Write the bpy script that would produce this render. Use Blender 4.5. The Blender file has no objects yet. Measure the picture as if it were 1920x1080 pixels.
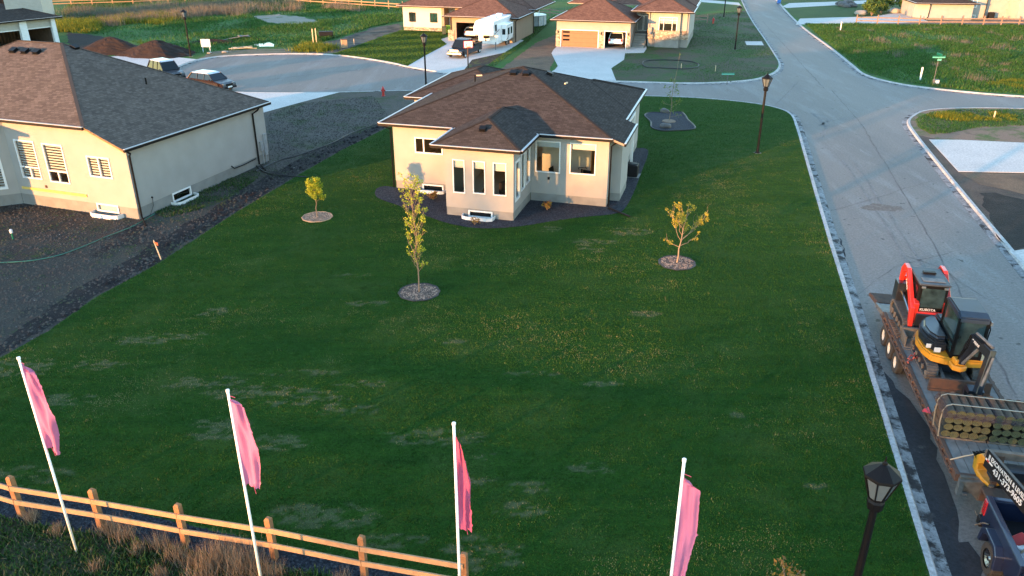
import bpy, bmesh, math, random
import numpy as np
from mathutils import Vector, Matrix
from mathutils.geometry import tessellate_polygon
R=math.radians; SIN=math.sin; COS=math.cos
rnd=random.Random(7); nr=np.random.RandomState(11)
C=bpy.context.scene.collection; scn=bpy.context.scene
# ------------------------------------------------------------------ camera
CAMH=15.0; PITCH=math.atan(705/1505.)
cam=bpy.data.cameras.new('camera'); cam.sensor_width=36; cam.lens=1505/1920*36
cam.clip_start=.1; cam.clip_end=3000
co=bpy.data.objects.new('camera',cam); C.objects.link(co)
co.location=(0,0,CAMH); co.rotation_euler=(R(90)-PITCH,0,0); scn.camera=co
# ------------------------------------------------------------------ sky, sun, exposure
SUN_EL=4.8; SUN_AZ=225.5            # degrees clockwise from +Y: low sun behind the camera on the left
w=bpy.data.worlds.new('World'); scn.world=w; w.use_nodes=True
nt=w.node_tree; bg=nt.nodes['Background']
sky=nt.nodes.new('ShaderNodeTexSky'); sky.sky_type='NISHITA'; sky.sun_disc=False
sky.sun_elevation=R(SUN_EL); sky.sun_rotation=R(SUN_AZ); sky.air_density=1.05; sky.dust_density=.08; sky.ozone_density=1.9
nt.links.new(sky.outputs[0],bg.inputs[0]); bg.inputs[1].default_value=.14
sd=bpy.data.lights.new('sun','SUN'); sd.energy=2.0; sd.angle=R(.6); sd.color=(.86,.385,.125)
so=bpy.data.objects.new('sun',sd); C.objects.link(so)
dv=Vector((SIN(R(SUN_AZ-180))*COS(R(SUN_EL)),COS(R(SUN_AZ-180))*COS(R(SUN_EL)),-SIN(R(SUN_EL))))
so.rotation_euler=dv.to_track_quat('-Z','Y').to_euler()
scn.view_settings.view_transform='Standard'; scn.view_settings.look='None'
scn.view_settings.exposure=3.42; scn.view_settings.gamma=1
scn.render.resolution_x=1024; scn.render.resolution_y=576
# ------------------------------------------------------------------ helpers: surveying
_s,_c,_f=SIN(PITCH),COS(PITCH),1505.
def G(x,y,z=0):
    """point at height z seen in direction (x,y): used as the survey of the site plan"""
    v=y-540; t=(CAMH-z)/(_f*_s+v*_c); return ((x-960)*t,(_f*_c-v*_s)*t)
def GL(*pts): return [G(*p) for p in pts]
def smooth(pts,n=6,closed=False):
    P=[Vector(p[:2]) for p in pts]; out=[]; N=len(P)
    rng=range(N) if closed else range(N-1)
    for i in rng:
        if closed: a,b,c,d=P[(i-1)%N],P[i],P[(i+1)%N],P[(i+2)%N]
        else: a,b,c,d=P[max(i-1,0)],P[i],P[i+1],P[min(i+2,N-1)]
        for k in range(n):
            t=k/n
            out.append(.5*((2*b)+(c-a)*t+(2*a-5*b+4*c-d)*t*t+(3*b-a-3*c+d)*t**3))
    if not closed: out.append(P[-1])
    return [(p.x,p.y) for p in out]
def ragged(pts,step=.6,amp=.12,seed=1):
    r=random.Random(seed); out=[]; N=len(pts)
    for i in range(N):
        a=Vector(pts[i][:2]);b=Vector(pts[(i+1)%N][:2]); L=(b-a).length; n=max(1,int(L/step))
        if L>80: n=1
        for k in range(n):
            p=a.lerp(b,k/n); out.append((p.x+r.uniform(-amp,amp),p.y+r.uniform(-amp,amp)))
    return out
# ------------------------------------------------------------------ helpers: objects
def tag(o,label=None,cat=None,group=None,kind=None):
    if label: o['label']=label
    if cat: o['category']=cat
    if group: o['group']=group
    if kind: o['kind']=kind
    return o
def thing(name,label,cat,loc=(0,0,0),rotz=0,group=None):
    o=bpy.data.objects.new(name,None); C.objects.link(o); o.location=(loc[0],loc[1],loc[2] if len(loc)>2 else 0)
    o.rotation_euler=(0,0,R(rotz)); o.empty_display_size=.3
    return tag(o,label,cat,group)
def kids(o): return [c for c in bpy.data.objects if c.parent==o]
def copy_tree(o,parent=None):
    c=o.copy(); C.objects.link(c); c.parent=parent
    for ch in kids(o): copy_tree(ch,c)
    return c
class MB:
    def __init__(s): s.v=[]; s.f=[]; s.uv=None
    def add(s,vs,fs,M=None):
        o=len(s.v)
        for p in vs:
            p=Vector(p); s.v.append(tuple(M@p) if M else tuple(p))
        for f in fs: s.f.append(tuple(i+o for i in f))
        return s
    def box(s,x0,x1,y0,y1,z0,z1,M=None):
        return s.add([(x0,y0,z0),(x1,y0,z0),(x1,y1,z0),(x0,y1,z0),(x0,y0,z1),(x1,y0,z1),(x1,y1,z1),(x0,y1,z1)],
            [(3,2,1,0),(4,5,6,7),(0,1,5,4),(1,2,6,5),(2,3,7,6),(3,0,4,7)],M)
    def cbox(s,c,d,rot=(0,0,0)):
        M=Matrix.Translation(c)@Matrix.Rotation(rot[2],4,'Z')@Matrix.Rotation(rot[1],4,'Y')@Matrix.Rotation(rot[0],4,'X')
        return s.box(-d[0]/2,d[0]/2,-d[1]/2,d[1]/2,-d[2]/2,d[2]/2,M)
    def bar(s,a,b,w,t=None,up=(0,0,1)):
        a=Vector(a);b=Vector(b);t=t or w; d=(b-a); L=d.length; d.normalize(); up=Vector(up)
        if abs(d.dot(up))>.98: up=Vector((0,1,0))
        x=d.cross(up).normalized(); z=x.cross(d).normalized()
        M=Matrix((( x.x,d.x,z.x,a.x),(x.y,d.y,z.y,a.y),(x.z,d.z,z.z,a.z),(0,0,0,1)))
        return s.box(-w/2,w/2,0,L,-t/2,t/2,M)
    def tube(s,pts,r,n=8,caps=True):
        P=[Vector(p) for p in pts]; rr=r if hasattr(r,'__len__') else [r]*len(P); o=len(s.v); N=len(P)
        ref=Vector((0,0,1)) if abs((P[-1]-P[0]).normalized().z)<.9 else Vector((1,0,0))
        for i,p in enumerate(P):
            d=(P[min(i+1,N-1)]-P[max(i-1,0)]).normalized(); x=d.cross(ref)
            if x.length<1e-4: x=d.cross(Vector((0,1,0)))
            x.normalize(); y=d.cross(x)
            for k in range(n):
                a=2*math.pi*k/n; s.v.append(tuple(p+(x*COS(a)+y*SIN(a))*rr[i]))
        for i in range(N-1):
            for k in range(n): s.f.append((o+i*n+k,o+i*n+(k+1)%n,o+(i+1)*n+(k+1)%n,o+(i+1)*n+k))
        if caps: s.f.append(tuple(o+k for k in range(n))[::-1]); s.f.append(tuple(o+(N-1)*n+k for k in range(n)))
        return s
    def lathe(s,prof,c=(0,0,0),n=16,axis='Z',ph=0,caps=True):
        o=len(s.v)
        for r,z in prof:
            for k in range(n):
                a=2*math.pi*k/n+ph
                q=(r*COS(a),r*SIN(a),z)
                if axis=='X': q=(z,r*COS(a),r*SIN(a))
                if axis=='Y': q=(r*COS(a),z,r*SIN(a))
                s.v.append((q[0]+c[0],q[1]+c[1],q[2]+c[2]))
        for i in range(len(prof)-1):
            for k in range(n): s.f.append((o+i*n+k,o+i*n+(k+1)%n,o+(i+1)*n+(k+1)%n,o+(i+1)*n+k))
        if caps: s.f.append(tuple(o+k for k in range(n))[::-1]); s.f.append(tuple(o+(len(prof)-1)*n+k for k in range(n)))
        return s
    def prism(s,pts,a,b,axis='X',M=None):
        """2-D outline pushed along an axis; X: pts=(y,z)  Y: (x,z)  Z: (x,y)"""
        def q(p,t): return {'X':(t,p[0],p[1]),'Y':(p[0],t,p[1]),'Z':(p[0],p[1],t)}[axis]
        n=len(pts); vs=[q(p,a) for p in pts]+[q(p,b) for p in pts]
        fs=[(i,(i+1)%n,n+(i+1)%n,n+i) for i in range(n)]+[tuple(range(n))[::-1],tuple(range(n,2*n))]
        return s.add(vs,fs,M)
    def loft(s,pts):
        """side outline with its own half width at each point: (y,z,hw)"""
        n=len(pts); vs=[(-p[2],p[0],p[1]) for p in pts]+[(p[2],p[0],p[1]) for p in pts]
        return s.add(vs,[(i,(i+1)%n,n+(i+1)%n,n+i) for i in range(n)]+[tuple(range(n))[::-1],tuple(range(n,2*n))])
    def build(s,name,mat,parent=None,bevel=0,smooth=False,seg=1,norm=True):
        me=bpy.data.meshes.new(name); me.from_pydata(s.v,[],s.f)
        bm=bmesh.new(); bm.from_mesh(me)
        ng=[f for f in bm.faces if len(f.verts)>4]
        if norm: bmesh.ops.recalc_face_normals(bm,faces=bm.faces[:])
        if bevel: 
            try: bmesh.ops.bevel(bm,geom=[e for e in bm.edges if len(e.link_faces)==2 and e.calc_face_angle(0)>.5],offset=bevel,segments=seg,affect='EDGES',clamp_overlap=True)
            except Exception: pass
        ng=[f for f in bm.faces if len(f.verts)>4]
        if ng: bmesh.ops.triangulate(bm,faces=ng)
        bm.to_mesh(me); bm.free()
        if smooth:
            for p in me.polygons: p.use_smooth=True
        me.materials.append(mat); o=bpy.data.objects.new(name,me); C.objects.link(o)
        if parent: o.parent=parent
        return o
def npmesh(name,V,F,mat,parent=None,attr=None,uv=None,smooth=False):
    me=bpy.data.meshes.new(name); k=F.shape[1]
    me.vertices.add(len(V)); me.vertices.foreach_set('co',V.astype(np.float32).ravel())
    me.loops.add(F.size); me.loops.foreach_set('vertex_index',F.astype(np.int32).ravel())
    me.polygons.add(len(F)); me.polygons.foreach_set('loop_start',np.arange(0,F.size,k,dtype=np.int32)); me.polygons.foreach_set('loop_total',np.full(len(F),k,dtype=np.int32))
    if smooth: me.polygons.foreach_set('use_smooth',np.ones(len(F),dtype=bool))
    me.update(calc_edges=True)
    if attr:
        for nme,a in attr.items():
            at=me.attributes.new(nme,'FLOAT','POINT'); at.data.foreach_set('value',a.astype(np.float32))
    me.materials.append(mat); o=bpy.data.objects.new(name,me); C.objects.link(o)
    if parent: o.parent=parent
    return o
def poly(name,pts,z,mat,skirt=0,kind='structure',parent=None,label=None,cat=None):
    P=[(p[0],p[1]) for p in pts]; n=len(P)
    tr=tessellate_polygon([[Vector((p[0],p[1],0)) for p in P]])
    vs=[(p[0],p[1],z) for p in P]; fs=[]
    for t in tr:
        a,b,c=[Vector(P[i]) for i in t]
        if (b-a).cross(c-a)<0: t=(t[0],t[2],t[1])
        fs.append(tuple(t))
    area=sum(P[i][0]*P[(i+1)%n][1]-P[(i+1)%n][0]*P[i][1] for i in range(n))
    if skirt:
        vs+=[(p[0],p[1],z-skirt) for p in P]
        for i in range(n):
            j=(i+1)%n; fs.append((i,n+i,n+j,j) if area>0 else (i,j,n+j,n+i))
    me=bpy.data.meshes.new(name); me.from_pydata(vs,[],fs); me.materials.append(mat)
    o=bpy.data.objects.new(name,me); C.objects.link(o); o.parent=parent
    tag(o,label,cat,kind=kind); return o
def inpoly(X,Y,pts):
    r=np.zeros(len(X),bool); n=len(pts)
    for i in range(n):
        x0,y0=pts[i][:2]; x1,y1=pts[(i+1)%n][:2]
        if y0==y1: continue
        c=((y0>Y)!=(y1>Y))&(X<(x1-x0)*(Y-y0)/(y1-y0)+x0); r^=c
    return r
def vnoise(X,Y,s,seed=0):
    """smooth value noise in numpy"""
    g=np.random.RandomState(seed).rand(256,256); x=X/s+100; y=Y/s+100
    xi=np.floor(x).astype(int); yi=np.floor(y).astype(int); fx=x-xi; fy=y-yi
    fx=fx*fx*(3-2*fx); fy=fy*fy*(3-2*fy)
    a=g[xi%256,yi%256];b=g[(xi+1)%256,yi%256];c=g[xi%256,(yi+1)%256];d=g[(xi+1)%256,(yi+1)%256]
    return (a*(1-fx)+b*fx)*(1-fy)+(c*(1-fx)+d*fx)*fy
# ------------------------------------------------------------------ materials
def newmat(name):
    m=bpy.data.materials.new(name); m.use_nodes=True; return m,m.node_tree,m.node_tree.nodes['Principled BSDF']
def rgb(c): return (c[0],c[1],c[2],1)
def coords(nt,scale=(1,1,1),rot=0,uv=False):
    tc=nt.nodes.new('ShaderNodeTexCoord'); mp=nt.nodes.new('ShaderNodeMapping'); mp.inputs['Scale'].default_value=scale; mp.inputs['Rotation'].default_value=(0,0,rot)
    nt.links.new(tc.outputs['UV' if uv else 'Object'],mp.inputs[0]); return mp.outputs[0]
def noise(nt,vec,scale,det=4,rough=.55):
    n=nt.nodes.new('ShaderNodeTexNoise'); n.inputs['Scale'].default_value=scale; n.inputs['Detail'].default_value=det; n.inputs['Roughness'].default_value=rough
    nt.links.new(vec,n.inputs['Vector']); return n.outputs[0]
def ramp(nt,fac,a,b,ca=(0,0,0),cb=(1,1,1)):
    r=nt.nodes.new('ShaderNodeValToRGB'); e=r.color_ramp.elements; e[0].position=a; e[1].position=b; e[0].color=rgb(ca); e[1].color=rgb(cb)
    nt.links.new(fac,r.inputs[0]); return r.outputs[0]
def mix(nt,fac,a,b,mode='MIX'):
    m=nt.nodes.new('ShaderNodeMix'); m.data_type='RGBA'; m.blend_type=mode
    for s,v in ((0,fac),(6,a),(7,b)):
        if isinstance(v,(int,float)): m.inputs[s].default_value=v
        elif isinstance(v,tuple): m.inputs[s].default_value=rgb(v)
        else: nt.links.new(v,m.inputs[s])
    return m.outputs[2]
def bump(nt,bs,h,strength=.3,dist=.02):
    b=nt.nodes.new('ShaderNodeBump'); b.inputs['Strength'].default_value=strength; b.inputs['Distance'].default_value=dist
    nt.links.new(h,b.inputs['Height']); nt.links.new(b.outputs[0],bs.inputs['Normal'])
def mat(name,c,rough=.6,metal=0,var=.15,vs=3.,c2=None,bmp=0,bs_=40.,coat=0,emit=None,trans=0,spec=.5):
    m,nt,bs=newmat(name); v=coords(nt); n=noise(nt,v,vs,5)
    c2=c2 or tuple(x*(1-var*2) for x in c)
    col=mix(nt,ramp(nt,n,.35,.7),c,c2); nt.links.new(col,bs.inputs['Base Color'])
    bs.inputs['Roughness'].default_value=rough; bs.inputs['Metallic'].default_value=metal; bs.inputs['Coat Weight'].default_value=coat
    bs.inputs['Specular IOR Level'].default_value=spec
    if trans: bs.inputs['Transmission Weight'].default_value=trans
    if emit: bs.inputs['Emission Color'].default_value=rgb(emit[0]); bs.inputs['Emission Strength'].default_value=emit[1]
    if bmp: bump(nt,bs,noise(nt,v,bs_,4),bmp,.02)
    return m
def groundmat(name,cols,scales,bmp=.4,bscale=14.,stretch=(1,1,1),rot=0,rough=.95,bdist=.05,speck=None):
    """cols: base, then successive patches laid over by noise with (colour, scale, lo, hi)"""
    m,nt,bs=newmat(name); v=coords(nt,stretch,rot); v0=coords(nt); col=cols[0]
    fine=noise(nt,v0,9.,6,.75)
    for i,(c,sc,lo,hi) in enumerate(scales):
        f=ramp(nt,noise(nt,v,sc,7,.68),lo,hi); col=mix(nt,f,col,c)
    col=mix(nt,.9,col,ramp(nt,fine,.25,.75,(.45,.45,.45),(1.35,1.35,1.35)),'MULTIPLY')
    if speck: col=mix(nt,ramp(nt,noise(nt,v0,speck[1],2,.5),speck[2],speck[2]+.05),col,speck[0])
    nt.links.new(col,bs.inputs['Base Color']); bs.inputs['Roughness'].default_value=rough; bs.inputs['Specular IOR Level'].default_value=.2
    bump(nt,bs,noise(nt,v0,bscale,8,.7),bmp,bdist); return m
def shingles(name,c):
    m,nt,bs=newmat(name); v=coords(nt,uv=True)
    b=nt.nodes.new('ShaderNodeTexBrick'); b.inputs['Scale'].default_value=1.0; b.inputs['Brick Width'].default_value=.27; b.inputs['Row Height'].default_value=.145
    b.inputs['Mortar Size'].default_value=.012; b.inputs['Color1'].default_value=rgb(tuple(x*.78 for x in c)); b.inputs['Color2'].default_value=rgb(tuple(x*1.28 for x in c)); b.inputs['Mortar'].default_value=rgb(tuple(x*.7 for x in c)); b.inputs['Bias'].default_value=-.1; b.offset=.37
    nt.links.new(v,b.inputs['Vector'])
    n=noise(nt,v,1.3,4); col=mix(nt,.5,b.outputs[0],ramp(nt,n,.3,.7,(.75,.75,.78),(1.2,1.18,1.15)),'MULTIPLY')
    n2=noise(nt,v,45,3); col=mix(nt,.7,col,ramp(nt,n2,.3,.7,(.65,.65,.65),(1.3,1.3,1.3)),'MULTIPLY')
    nt.links.new(col,bs.inputs['Base Color']); bs.inputs['Roughness'].default_value=1; bs.inputs['Specular IOR Level'].default_value=.03
    bump(nt,bs,b.outputs[0],.35,.02); return m
def siding(name,c,pitch=.18,axis=2):
    m,nt,bs=newmat(name); v=coords(nt); sx=nt.nodes.new('ShaderNodeSeparateXYZ'); nt.links.new(v,sx.inputs[0])
    a=nt.nodes.new('ShaderNodeMath'); a.operation='MULTIPLY'; a.inputs[1].default_value=1/pitch; nt.links.new(sx.outputs[axis],a.inputs[0])
    f=nt.nodes.new('ShaderNodeMath'); f.operation='FRACT'; nt.links.new(a.outputs[0],f.inputs[0])
    col=mix(nt,ramp(nt,f.outputs[0],.0,.1),tuple(x*.5 for x in c),c); col=mix(nt,.4,col,ramp(nt,noise(nt,v,2.5,4),.3,.7,(.8,.8,.8),(1.1,1.1,1.1)),'MULTIPLY')
    nt.links.new(col,bs.inputs['Base Color']); bs.inputs['Roughness'].default_value=.6; bump(nt,bs,f.outputs[0],.3,.02); return m
def stonemat(name):
    m,nt,bs=newmat(name); v=coords(nt,(1,1,2.2)); vo=nt.nodes.new('ShaderNodeTexVoronoi'); vo.inputs['Scale'].default_value=3.6; nt.links.new(v,vo.inputs['Vector'])
    col=ramp(nt,vo.outputs['Color'],.1,.9,(.16,.11,.075),(.48,.38,.28)); e=nt.nodes.new('ShaderNodeTexVoronoi'); e.feature='DISTANCE_TO_EDGE'; e.inputs['Scale'].default_value=3.6; nt.links.new(v,e.inputs['Vector'])
    col=mix(nt,ramp(nt,e.outputs[0],.0,.05),(.08,.07,.06),col); nt.links.new(col,bs.inputs['Base Color']); bs.inputs['Roughness'].default_value=.9; bump(nt,bs,e.outputs[0],.6,.05); return m
def leafmat(name,stops,rough=.7,tr=.25):
    """stops: colours chosen by the random 'tint' each blade or leaf carries"""
    m,nt,bs=newmat(name); a=nt.nodes.new('ShaderNodeAttribute'); a.attribute_name='tint'
    r=nt.nodes.new('ShaderNodeValToRGB'); cr=r.color_ramp
    while len(cr.elements)<len(stops): cr.elements.new(.5)
    for e,(p,c) in zip(cr.elements,stops): e.position=p; e.color=rgb(c)
    nt.links.new(a.outputs['Fac'],r.inputs[0]); nt.links.new(r.outputs[0],bs.inputs['Base Color']); bs.inputs['Roughness'].default_value=rough; bs.inputs['Specular IOR Level'].default_value=.25
    if tr:
        t=nt.nodes.new('ShaderNodeBsdfTranslucent'); nt.links.new(r.outputs[0],t.inputs[0]); mx=nt.nodes.new('ShaderNodeMixShader'); mx.inputs[0].default_value=tr
        nt.links.new(bs.outputs[0],mx.inputs[1]); nt.links.new(t.outputs[0],mx.inputs[2]); nt.links.new(mx.outputs[0],nt.nodes['Material Output'].inputs[0])
    return m
def glassmat(name,tint=(.75,.8,.8),k=1.):
    m,nt,bs=newmat(name); tr=nt.nodes.new('ShaderNodeBsdfTransparent'); tr.inputs[0].default_value=rgb(tint); g=nt.nodes.new('ShaderNodeBsdfGlossy'); g.inputs['Roughness'].default_value=.02
    fr=nt.nodes.new('ShaderNodeFresnel'); fr.inputs[0].default_value=1.5; mx=nt.nodes.new('ShaderNodeMixShader'); nt.links.new(fr.outputs[0],mx.inputs[0])
    nt.links.new(tr.outputs[0],mx.inputs[1]); nt.links.new(g.outputs[0],mx.inputs[2]); nt.links.new(mx.outputs[0],nt.nodes['Material Output'].inputs[0]); return m

M=dict(
 stucco=mat('stucco',(.290,.272,.250),.9,var=.055,vs=.9,bmp=.6,bs_=38),
 stucco_pale=mat('stucco_pale',(.45,.43,.39),.9,var=.03,vs=1.2,bmp=.3,bs_=60),
 stucco_tan=mat('stucco_tan',(.26,.20,.145),.9,var=.05,vs=1.2,bmp=.3,bs_=60),
 stucco_grey=mat('stucco_grey',(.30,.29,.27),.9,var=.05,vs=1.2,bmp=.3,bs_=60),
 concrete=mat('foundation_concrete',(.20,.195,.18),.95,var=.12,vs=1.5,bmp=.4,bs_=25),
 slab=groundmat('driveway_concrete',[(.50,.475,.45)],[((.43,.41,.39),.25,.42,.7),((.54,.515,.49),1.3,.55,.8)],bmp=.08,bscale=30),
 kerb=groundmat('kerb_concrete',[(.40,.40,.395)],[((.27,.27,.265),1.2,.42,.7),((.05,.048,.048),.9,.66,.70)],bmp=.3,bscale=14),
 gutter=groundmat('gutter_pan',[(.26,.26,.262)],[((.17,.17,.17),1.1,.4,.65),((.035,.033,.034),1.3,.50,.60),((.03,.028,.028),4.,.56,.66)],bmp=.35,bscale=14),
 roofA=shingles('roof_shingles',(.052,.044,.040)), roofB=shingles('roof_shingles_far',(.13,.075,.058)), roofC=shingles('roof_shingles_left',(.102,.083,.072)),
 white=mat('white_trim',(.62,.62,.61),.45,var=.02), black=mat('black_metal',(.005,.005,.006),.5,var=.1,spec=.15), dark=mat('dark_plastic',(.012,.012,.014),.6,spec=.15),
 fascia=mat('pale_fascia',(.38,.37,.37),.4,var=.02), soffit=mat('soffit',(.25,.19,.14),.7),
 interior=mat('interior_wall',(.75,.68,.56),.9,var=.03), carpet=mat('carpet',(.78,.66,.54),.95,var=.05), roomdark=mat('garage_interior',(.16,.11,.08),.9,var=.2,vs=2),
 blind=mat('roller_blind',(.6,.6,.6),.8,var=.02), glass=glassmat('window_glass'), glassdark=mat('tinted_glass',(.008,.011,.014),.08,var=.1,spec=.35),
 door=mat('brown_door',(.22,.11,.06),.55,var=.05), doorgrey=mat('entry_door',(.10,.12,.13),.4), stone=stonemat('veneer_stone'),
 wood=mat('fence_wood',(.25,.115,.045),.8,var=.18,vs=6,c2=(.18,.075,.03),bmp=.3,bs_=30), woodfar=mat('weathered_fence_wood',(.24,.16,.12),.85,var=.15), woodpale=mat('pale_lumber',(.62,.47,.30),.8),
 rail=mat('fence_rail_wood',(.34,.20,.105),.8,var=.12,vs=5,bmp=.3,bs_=30),
 sidegrey=siding('grey_siding',(.33,.32,.29)), sidewhite=siding('white_siding',(.62,.64,.66)), doorpanel=siding('garage_door_panel',(.20,.095,.045),.53),
 tyre=mat('tyre_rubber',(.022,.021,.02),.85,var=.2,vs=8), rim=mat('steel_rim',(.55,.55,.56),.35,metal=.7,var=.05), beigerim=mat('cream_rim',(.55,.50,.42),.5),
 chrome=mat('chrome',(.45,.45,.46),.25,metal=1,var=.05), red=mat('machine_red',(.50,.022,.012),.4,var=.06,coat=.3), yellow=mat('machine_yellow',(.46,.20,.014),.45,var=.08,vs=4), machblack=mat('machine_black',(.010,.013,.020),.4,var=.15,coat=.15),
 rubber=mat('rubber_track',(.075,.072,.068),.9,var=.25,vs=9,bmp=.3), rust=mat('rusty_steel',(.085,.042,.026),.85,var=.3,vs=5,c2=(.04,.027,.022)), steel=mat('worn_steel',(.13,.13,.13),.7,metal=.2,var=.25,vs=5), mud=mat('muddy_steel',(.07,.058,.046),.9,var=.3,vs=4,c2=(.13,.11,.09)),
 deck=mat('weathered_deck',(.15,.142,.135),.9,var=.2,vs=3), flag=None, pole=mat('white_pole',(.80,.80,.79),.35,var=.02),
 navy=mat('navy_paint',(.008,.013,.034),.3,var=.05,coat=.35), maroon=mat('maroon_paint',(.012,.0035,.006),.35,coat=.25), silver=mat('silver_paint',(.42,.43,.45),.3,metal=.4,coat=.5), whitepaint=mat('white_paint',(.78,.78,.78),.3,coat=.5,var=.02), blackpaint=mat('black_paint',(.014,.014,.018),.3,coat=.3),
 lens=mat('lamp_lens',(.095,.12,.135),.3,var=.05), taillight=mat('tail_light',(.35,.01,.01),.25,coat=.5), hydrant=mat('hydrant_red',(.42,.025,.02),.45), sgreen=mat('sign_green',(.0,.10,.06),.4,var=.02), sturq=mat('sign_face',(.10,.36,.28),.4,var=.02), 
 letter=mat('white_lettering',(.5,.5,.5),.6,var=.0), pile=groundmat('topsoil',[(.032,.020,.016)],[((.020,.014,.012),.6,.4,.7)],bmp=.8,bscale=3),
 mulch=groundmat('wood_mulch',[(.07,.052,.046)],[((.16,.12,.095),14.,.45,.6),((.06,.04,.035),9.,.55,.7)],bmp=.9,bscale=25), mulchred=groundmat('pale_mulch',[(.22,.16,.12)],[((.15,.10,.07),10.,.5,.65)],bmp=.7,bscale=25),
 gravel=groundmat('dark_gravel',[(.026,.028,.036)],[((.075,.078,.09),16.,.5,.62),((.011,.011,.016),11.,.5,.65)],bmp=1.,bscale=22),
 bark=mat('bark',(.20,.14,.09),.85,var=.15,vs=12), barkpale=mat('pale_bark',(.24,.17,.11),.85,var=.12,vs=12), rock=mat('boulder',(.12,.11,.105),.9,var=.25,vs=2,bmp=.5,bs_=6), rockpale=mat('pale_boulder',(.30,.27,.22),.9,var=.12,vs=2,bmp=.5,bs_=6),
 sodside=mat('sod_soil',(.062,.040,.026),.95,var=.25,vs=14,bmp=.8), sodgrass=mat('sod_grass',(.10,.11,.035),.95,var=.3,vs=22,c2=(.19,.17,.06),bmp=.6), sodnet=mat('sod_wrap',(.13,.115,.12),.8,var=.15,vs=20), strap=mat('cream_strap',(.22,.205,.16),.5,var=.05),
 pool=mat('pool_panel',(.50,.56,.60),.4), water=mat('pool_water',(.10,.22,.30),.05), cable=mat('black_hose',(.012,.012,.012),.6), hose=mat('green_hose',(.03,.14,.10),.5), bin=mat('bin_green',(.03,.05,.03),.5), blue=mat('bin_blue',(.02,.13,.45),.5), orange=mat('safety_orange',(.8,.16,.05),.6), boxtan=mat('utility_tan',(.40,.25,.14),.7),
)
# ================================================================== SETTING
K1=smooth(GL((1843,1400),(1745,1080),(1700,932),(1634,712),(1583,545),(1555,455),(1530,370),(1508,292),(1493,240),(1480,213),(1442,199),(1380,190),(1300,183.5),(1205,180),(1100,177),(1000,174),(900,171.5),(770,170),(640,173),(520,174),(430,172),(350,163),(280,148)),5)
K2=smooth(GL((300,140),(337,122),(372,111),(430,103.5),(540,100),(620,101.5),(680,108),(740,118),(765,124),(845,137),(900,142),(960,146),(1040,149),(1155,151.5),(1300,155),(1400,150),(1438,141),(1456,131),(1460,118),(1450,100),(1432,72),(1410,40),(1393,8),(1385,-15),(1372,-60)),5)
K3=smooth(GL((1425,-60),(1436,-30),(1462,5),(1500,45),(1560,90),(1600,122),(1625,140),(1680,155),(1750,165),(1840,174),(1920,180),(2150,196)),5)
K4=smooth(GL((2150,216),(1920,204),(1800,203),(1740,207),(1715,217),(1706,230),(1720,253),(1760,303),(1830,387),(1920,493),(2050,655),(2280,950)),5)
m_ground=groundmat('prairie_soil',[(.09,.075,.055)],[((.06,.085,.025),.08,.42,.62),((.14,.115,.08),.15,.55,.75)],bmp=.8,bscale=1.5)
m_soil=groundmat('bare_soil',[(.043,.036,.031)],[((.056,.051,.040),.35,.42,.62),((.028,.055,.015),.55,.60,.70),((.013,.012,.013),.22,.54,.66),((.07,.066,.058),1.4,.64,.75)],bmp=.9,bscale=9,speck=((.35,.33,.31),7,.72))
m_soil2=groundmat('patchy_yard_soil',[(.068,.060,.052)],[((.036,.052,.022),.4,.50,.64),((.10,.096,.085),.3,.58,.72),((.035,.03,.028),.2,.60,.7)],bmp=.8,bscale=7,speck=((.35,.33,.31),6,.74))
m_darksoil=groundmat('black_soil',[(.012,.011,.012)],[((.024,.021,.020),.7,.45,.65)],bmp=1.,bscale=6)
m_asph=groundmat('asphalt',[(.162,.141,.130)],[((.118,.106,.102),.10,.35,.65),((.21,.192,.18),.9,.56,.8),((.085,.08,.078),.45,.60,.78),((.19,.19,.19),.5,.52,.8),((.21,.205,.20),1.6,.62,.78),((.085,.085,.09),.9,.66,.76)],bmp=.15,bscale=30,stretch=(1.0,.16,1),rot=R(14),speck=((.05,.045,.04),2.3,.70),rough=.66)
m_tar=groundmat('tar_asphalt',[(.022,.022,.027)],[((.034,.034,.039),.5,.45,.65),((.085,.08,.078),1.1,.60,.68)],bmp=.35,bscale=18)
m_field=groundmat('meadow',[(.028,.085,.014)],[((.042,.12,.018),.12,.42,.62),((.07,.07,.045),.28,.58,.70),((.03,.05,.018),.5,.56,.7)],bmp=1.,bscale=2.2,bdist=.15)
m_lawn2=groundmat('mown_lawn',[(.026,.062,.012)],[((.038,.078,.014),.25,.4,.65)],bmp=.5,bscale=9)
m_dirt=groundmat('brown_dirt',[(.15,.095,.06)],[((.09,.06,.042),.4,.45,.65),((.05,.07,.02),.7,.6,.7)],bmp=.7,bscale=6)
def S(o,z=None): return tag(o,kind='structure')
poly('ground',[(-1200,-500),(1200,-500),(1200,1800),(-1200,1800)],-.14,m_ground)
poly('road',[(-62,5),(110,5),(110,100),(75,170),(70,420),(35,420),(24,125),(-62,108)],-.105,m_asph)
lotC=K1+[(-70,100),(-110,60),(-110,-20),(5,-20)]
poly('yard_soil',lotC,0,m_soil,.12)
lotN=K2+[(60,330),(-330,330),(-330,100),(-60,95)]
poly('meadow_ground',lotN,0,m_field,.12)
lotNE=K3+[(330,80),(330,420),(70,420)]
poly('field',lotNE,0,m_field,.12)
lotSE=K4+[(110,5),(110,66)]
poly('corner_soil',lotSE,0,groundmat('brown_soil',[(.085,.062,.05)],[((.05,.04,.034),.5,.45,.65),((.04,.06,.02),.6,.6,.7)],bmp=.7,bscale=6),.12)
poly('black_soil',ragged(GL((1838,362),(1870,362),(1930,378),(2200,405),(2200,462),(1935,462),(1893,470),(1860,425)),.6,.15,51),.005,m_darksoil)
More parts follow.
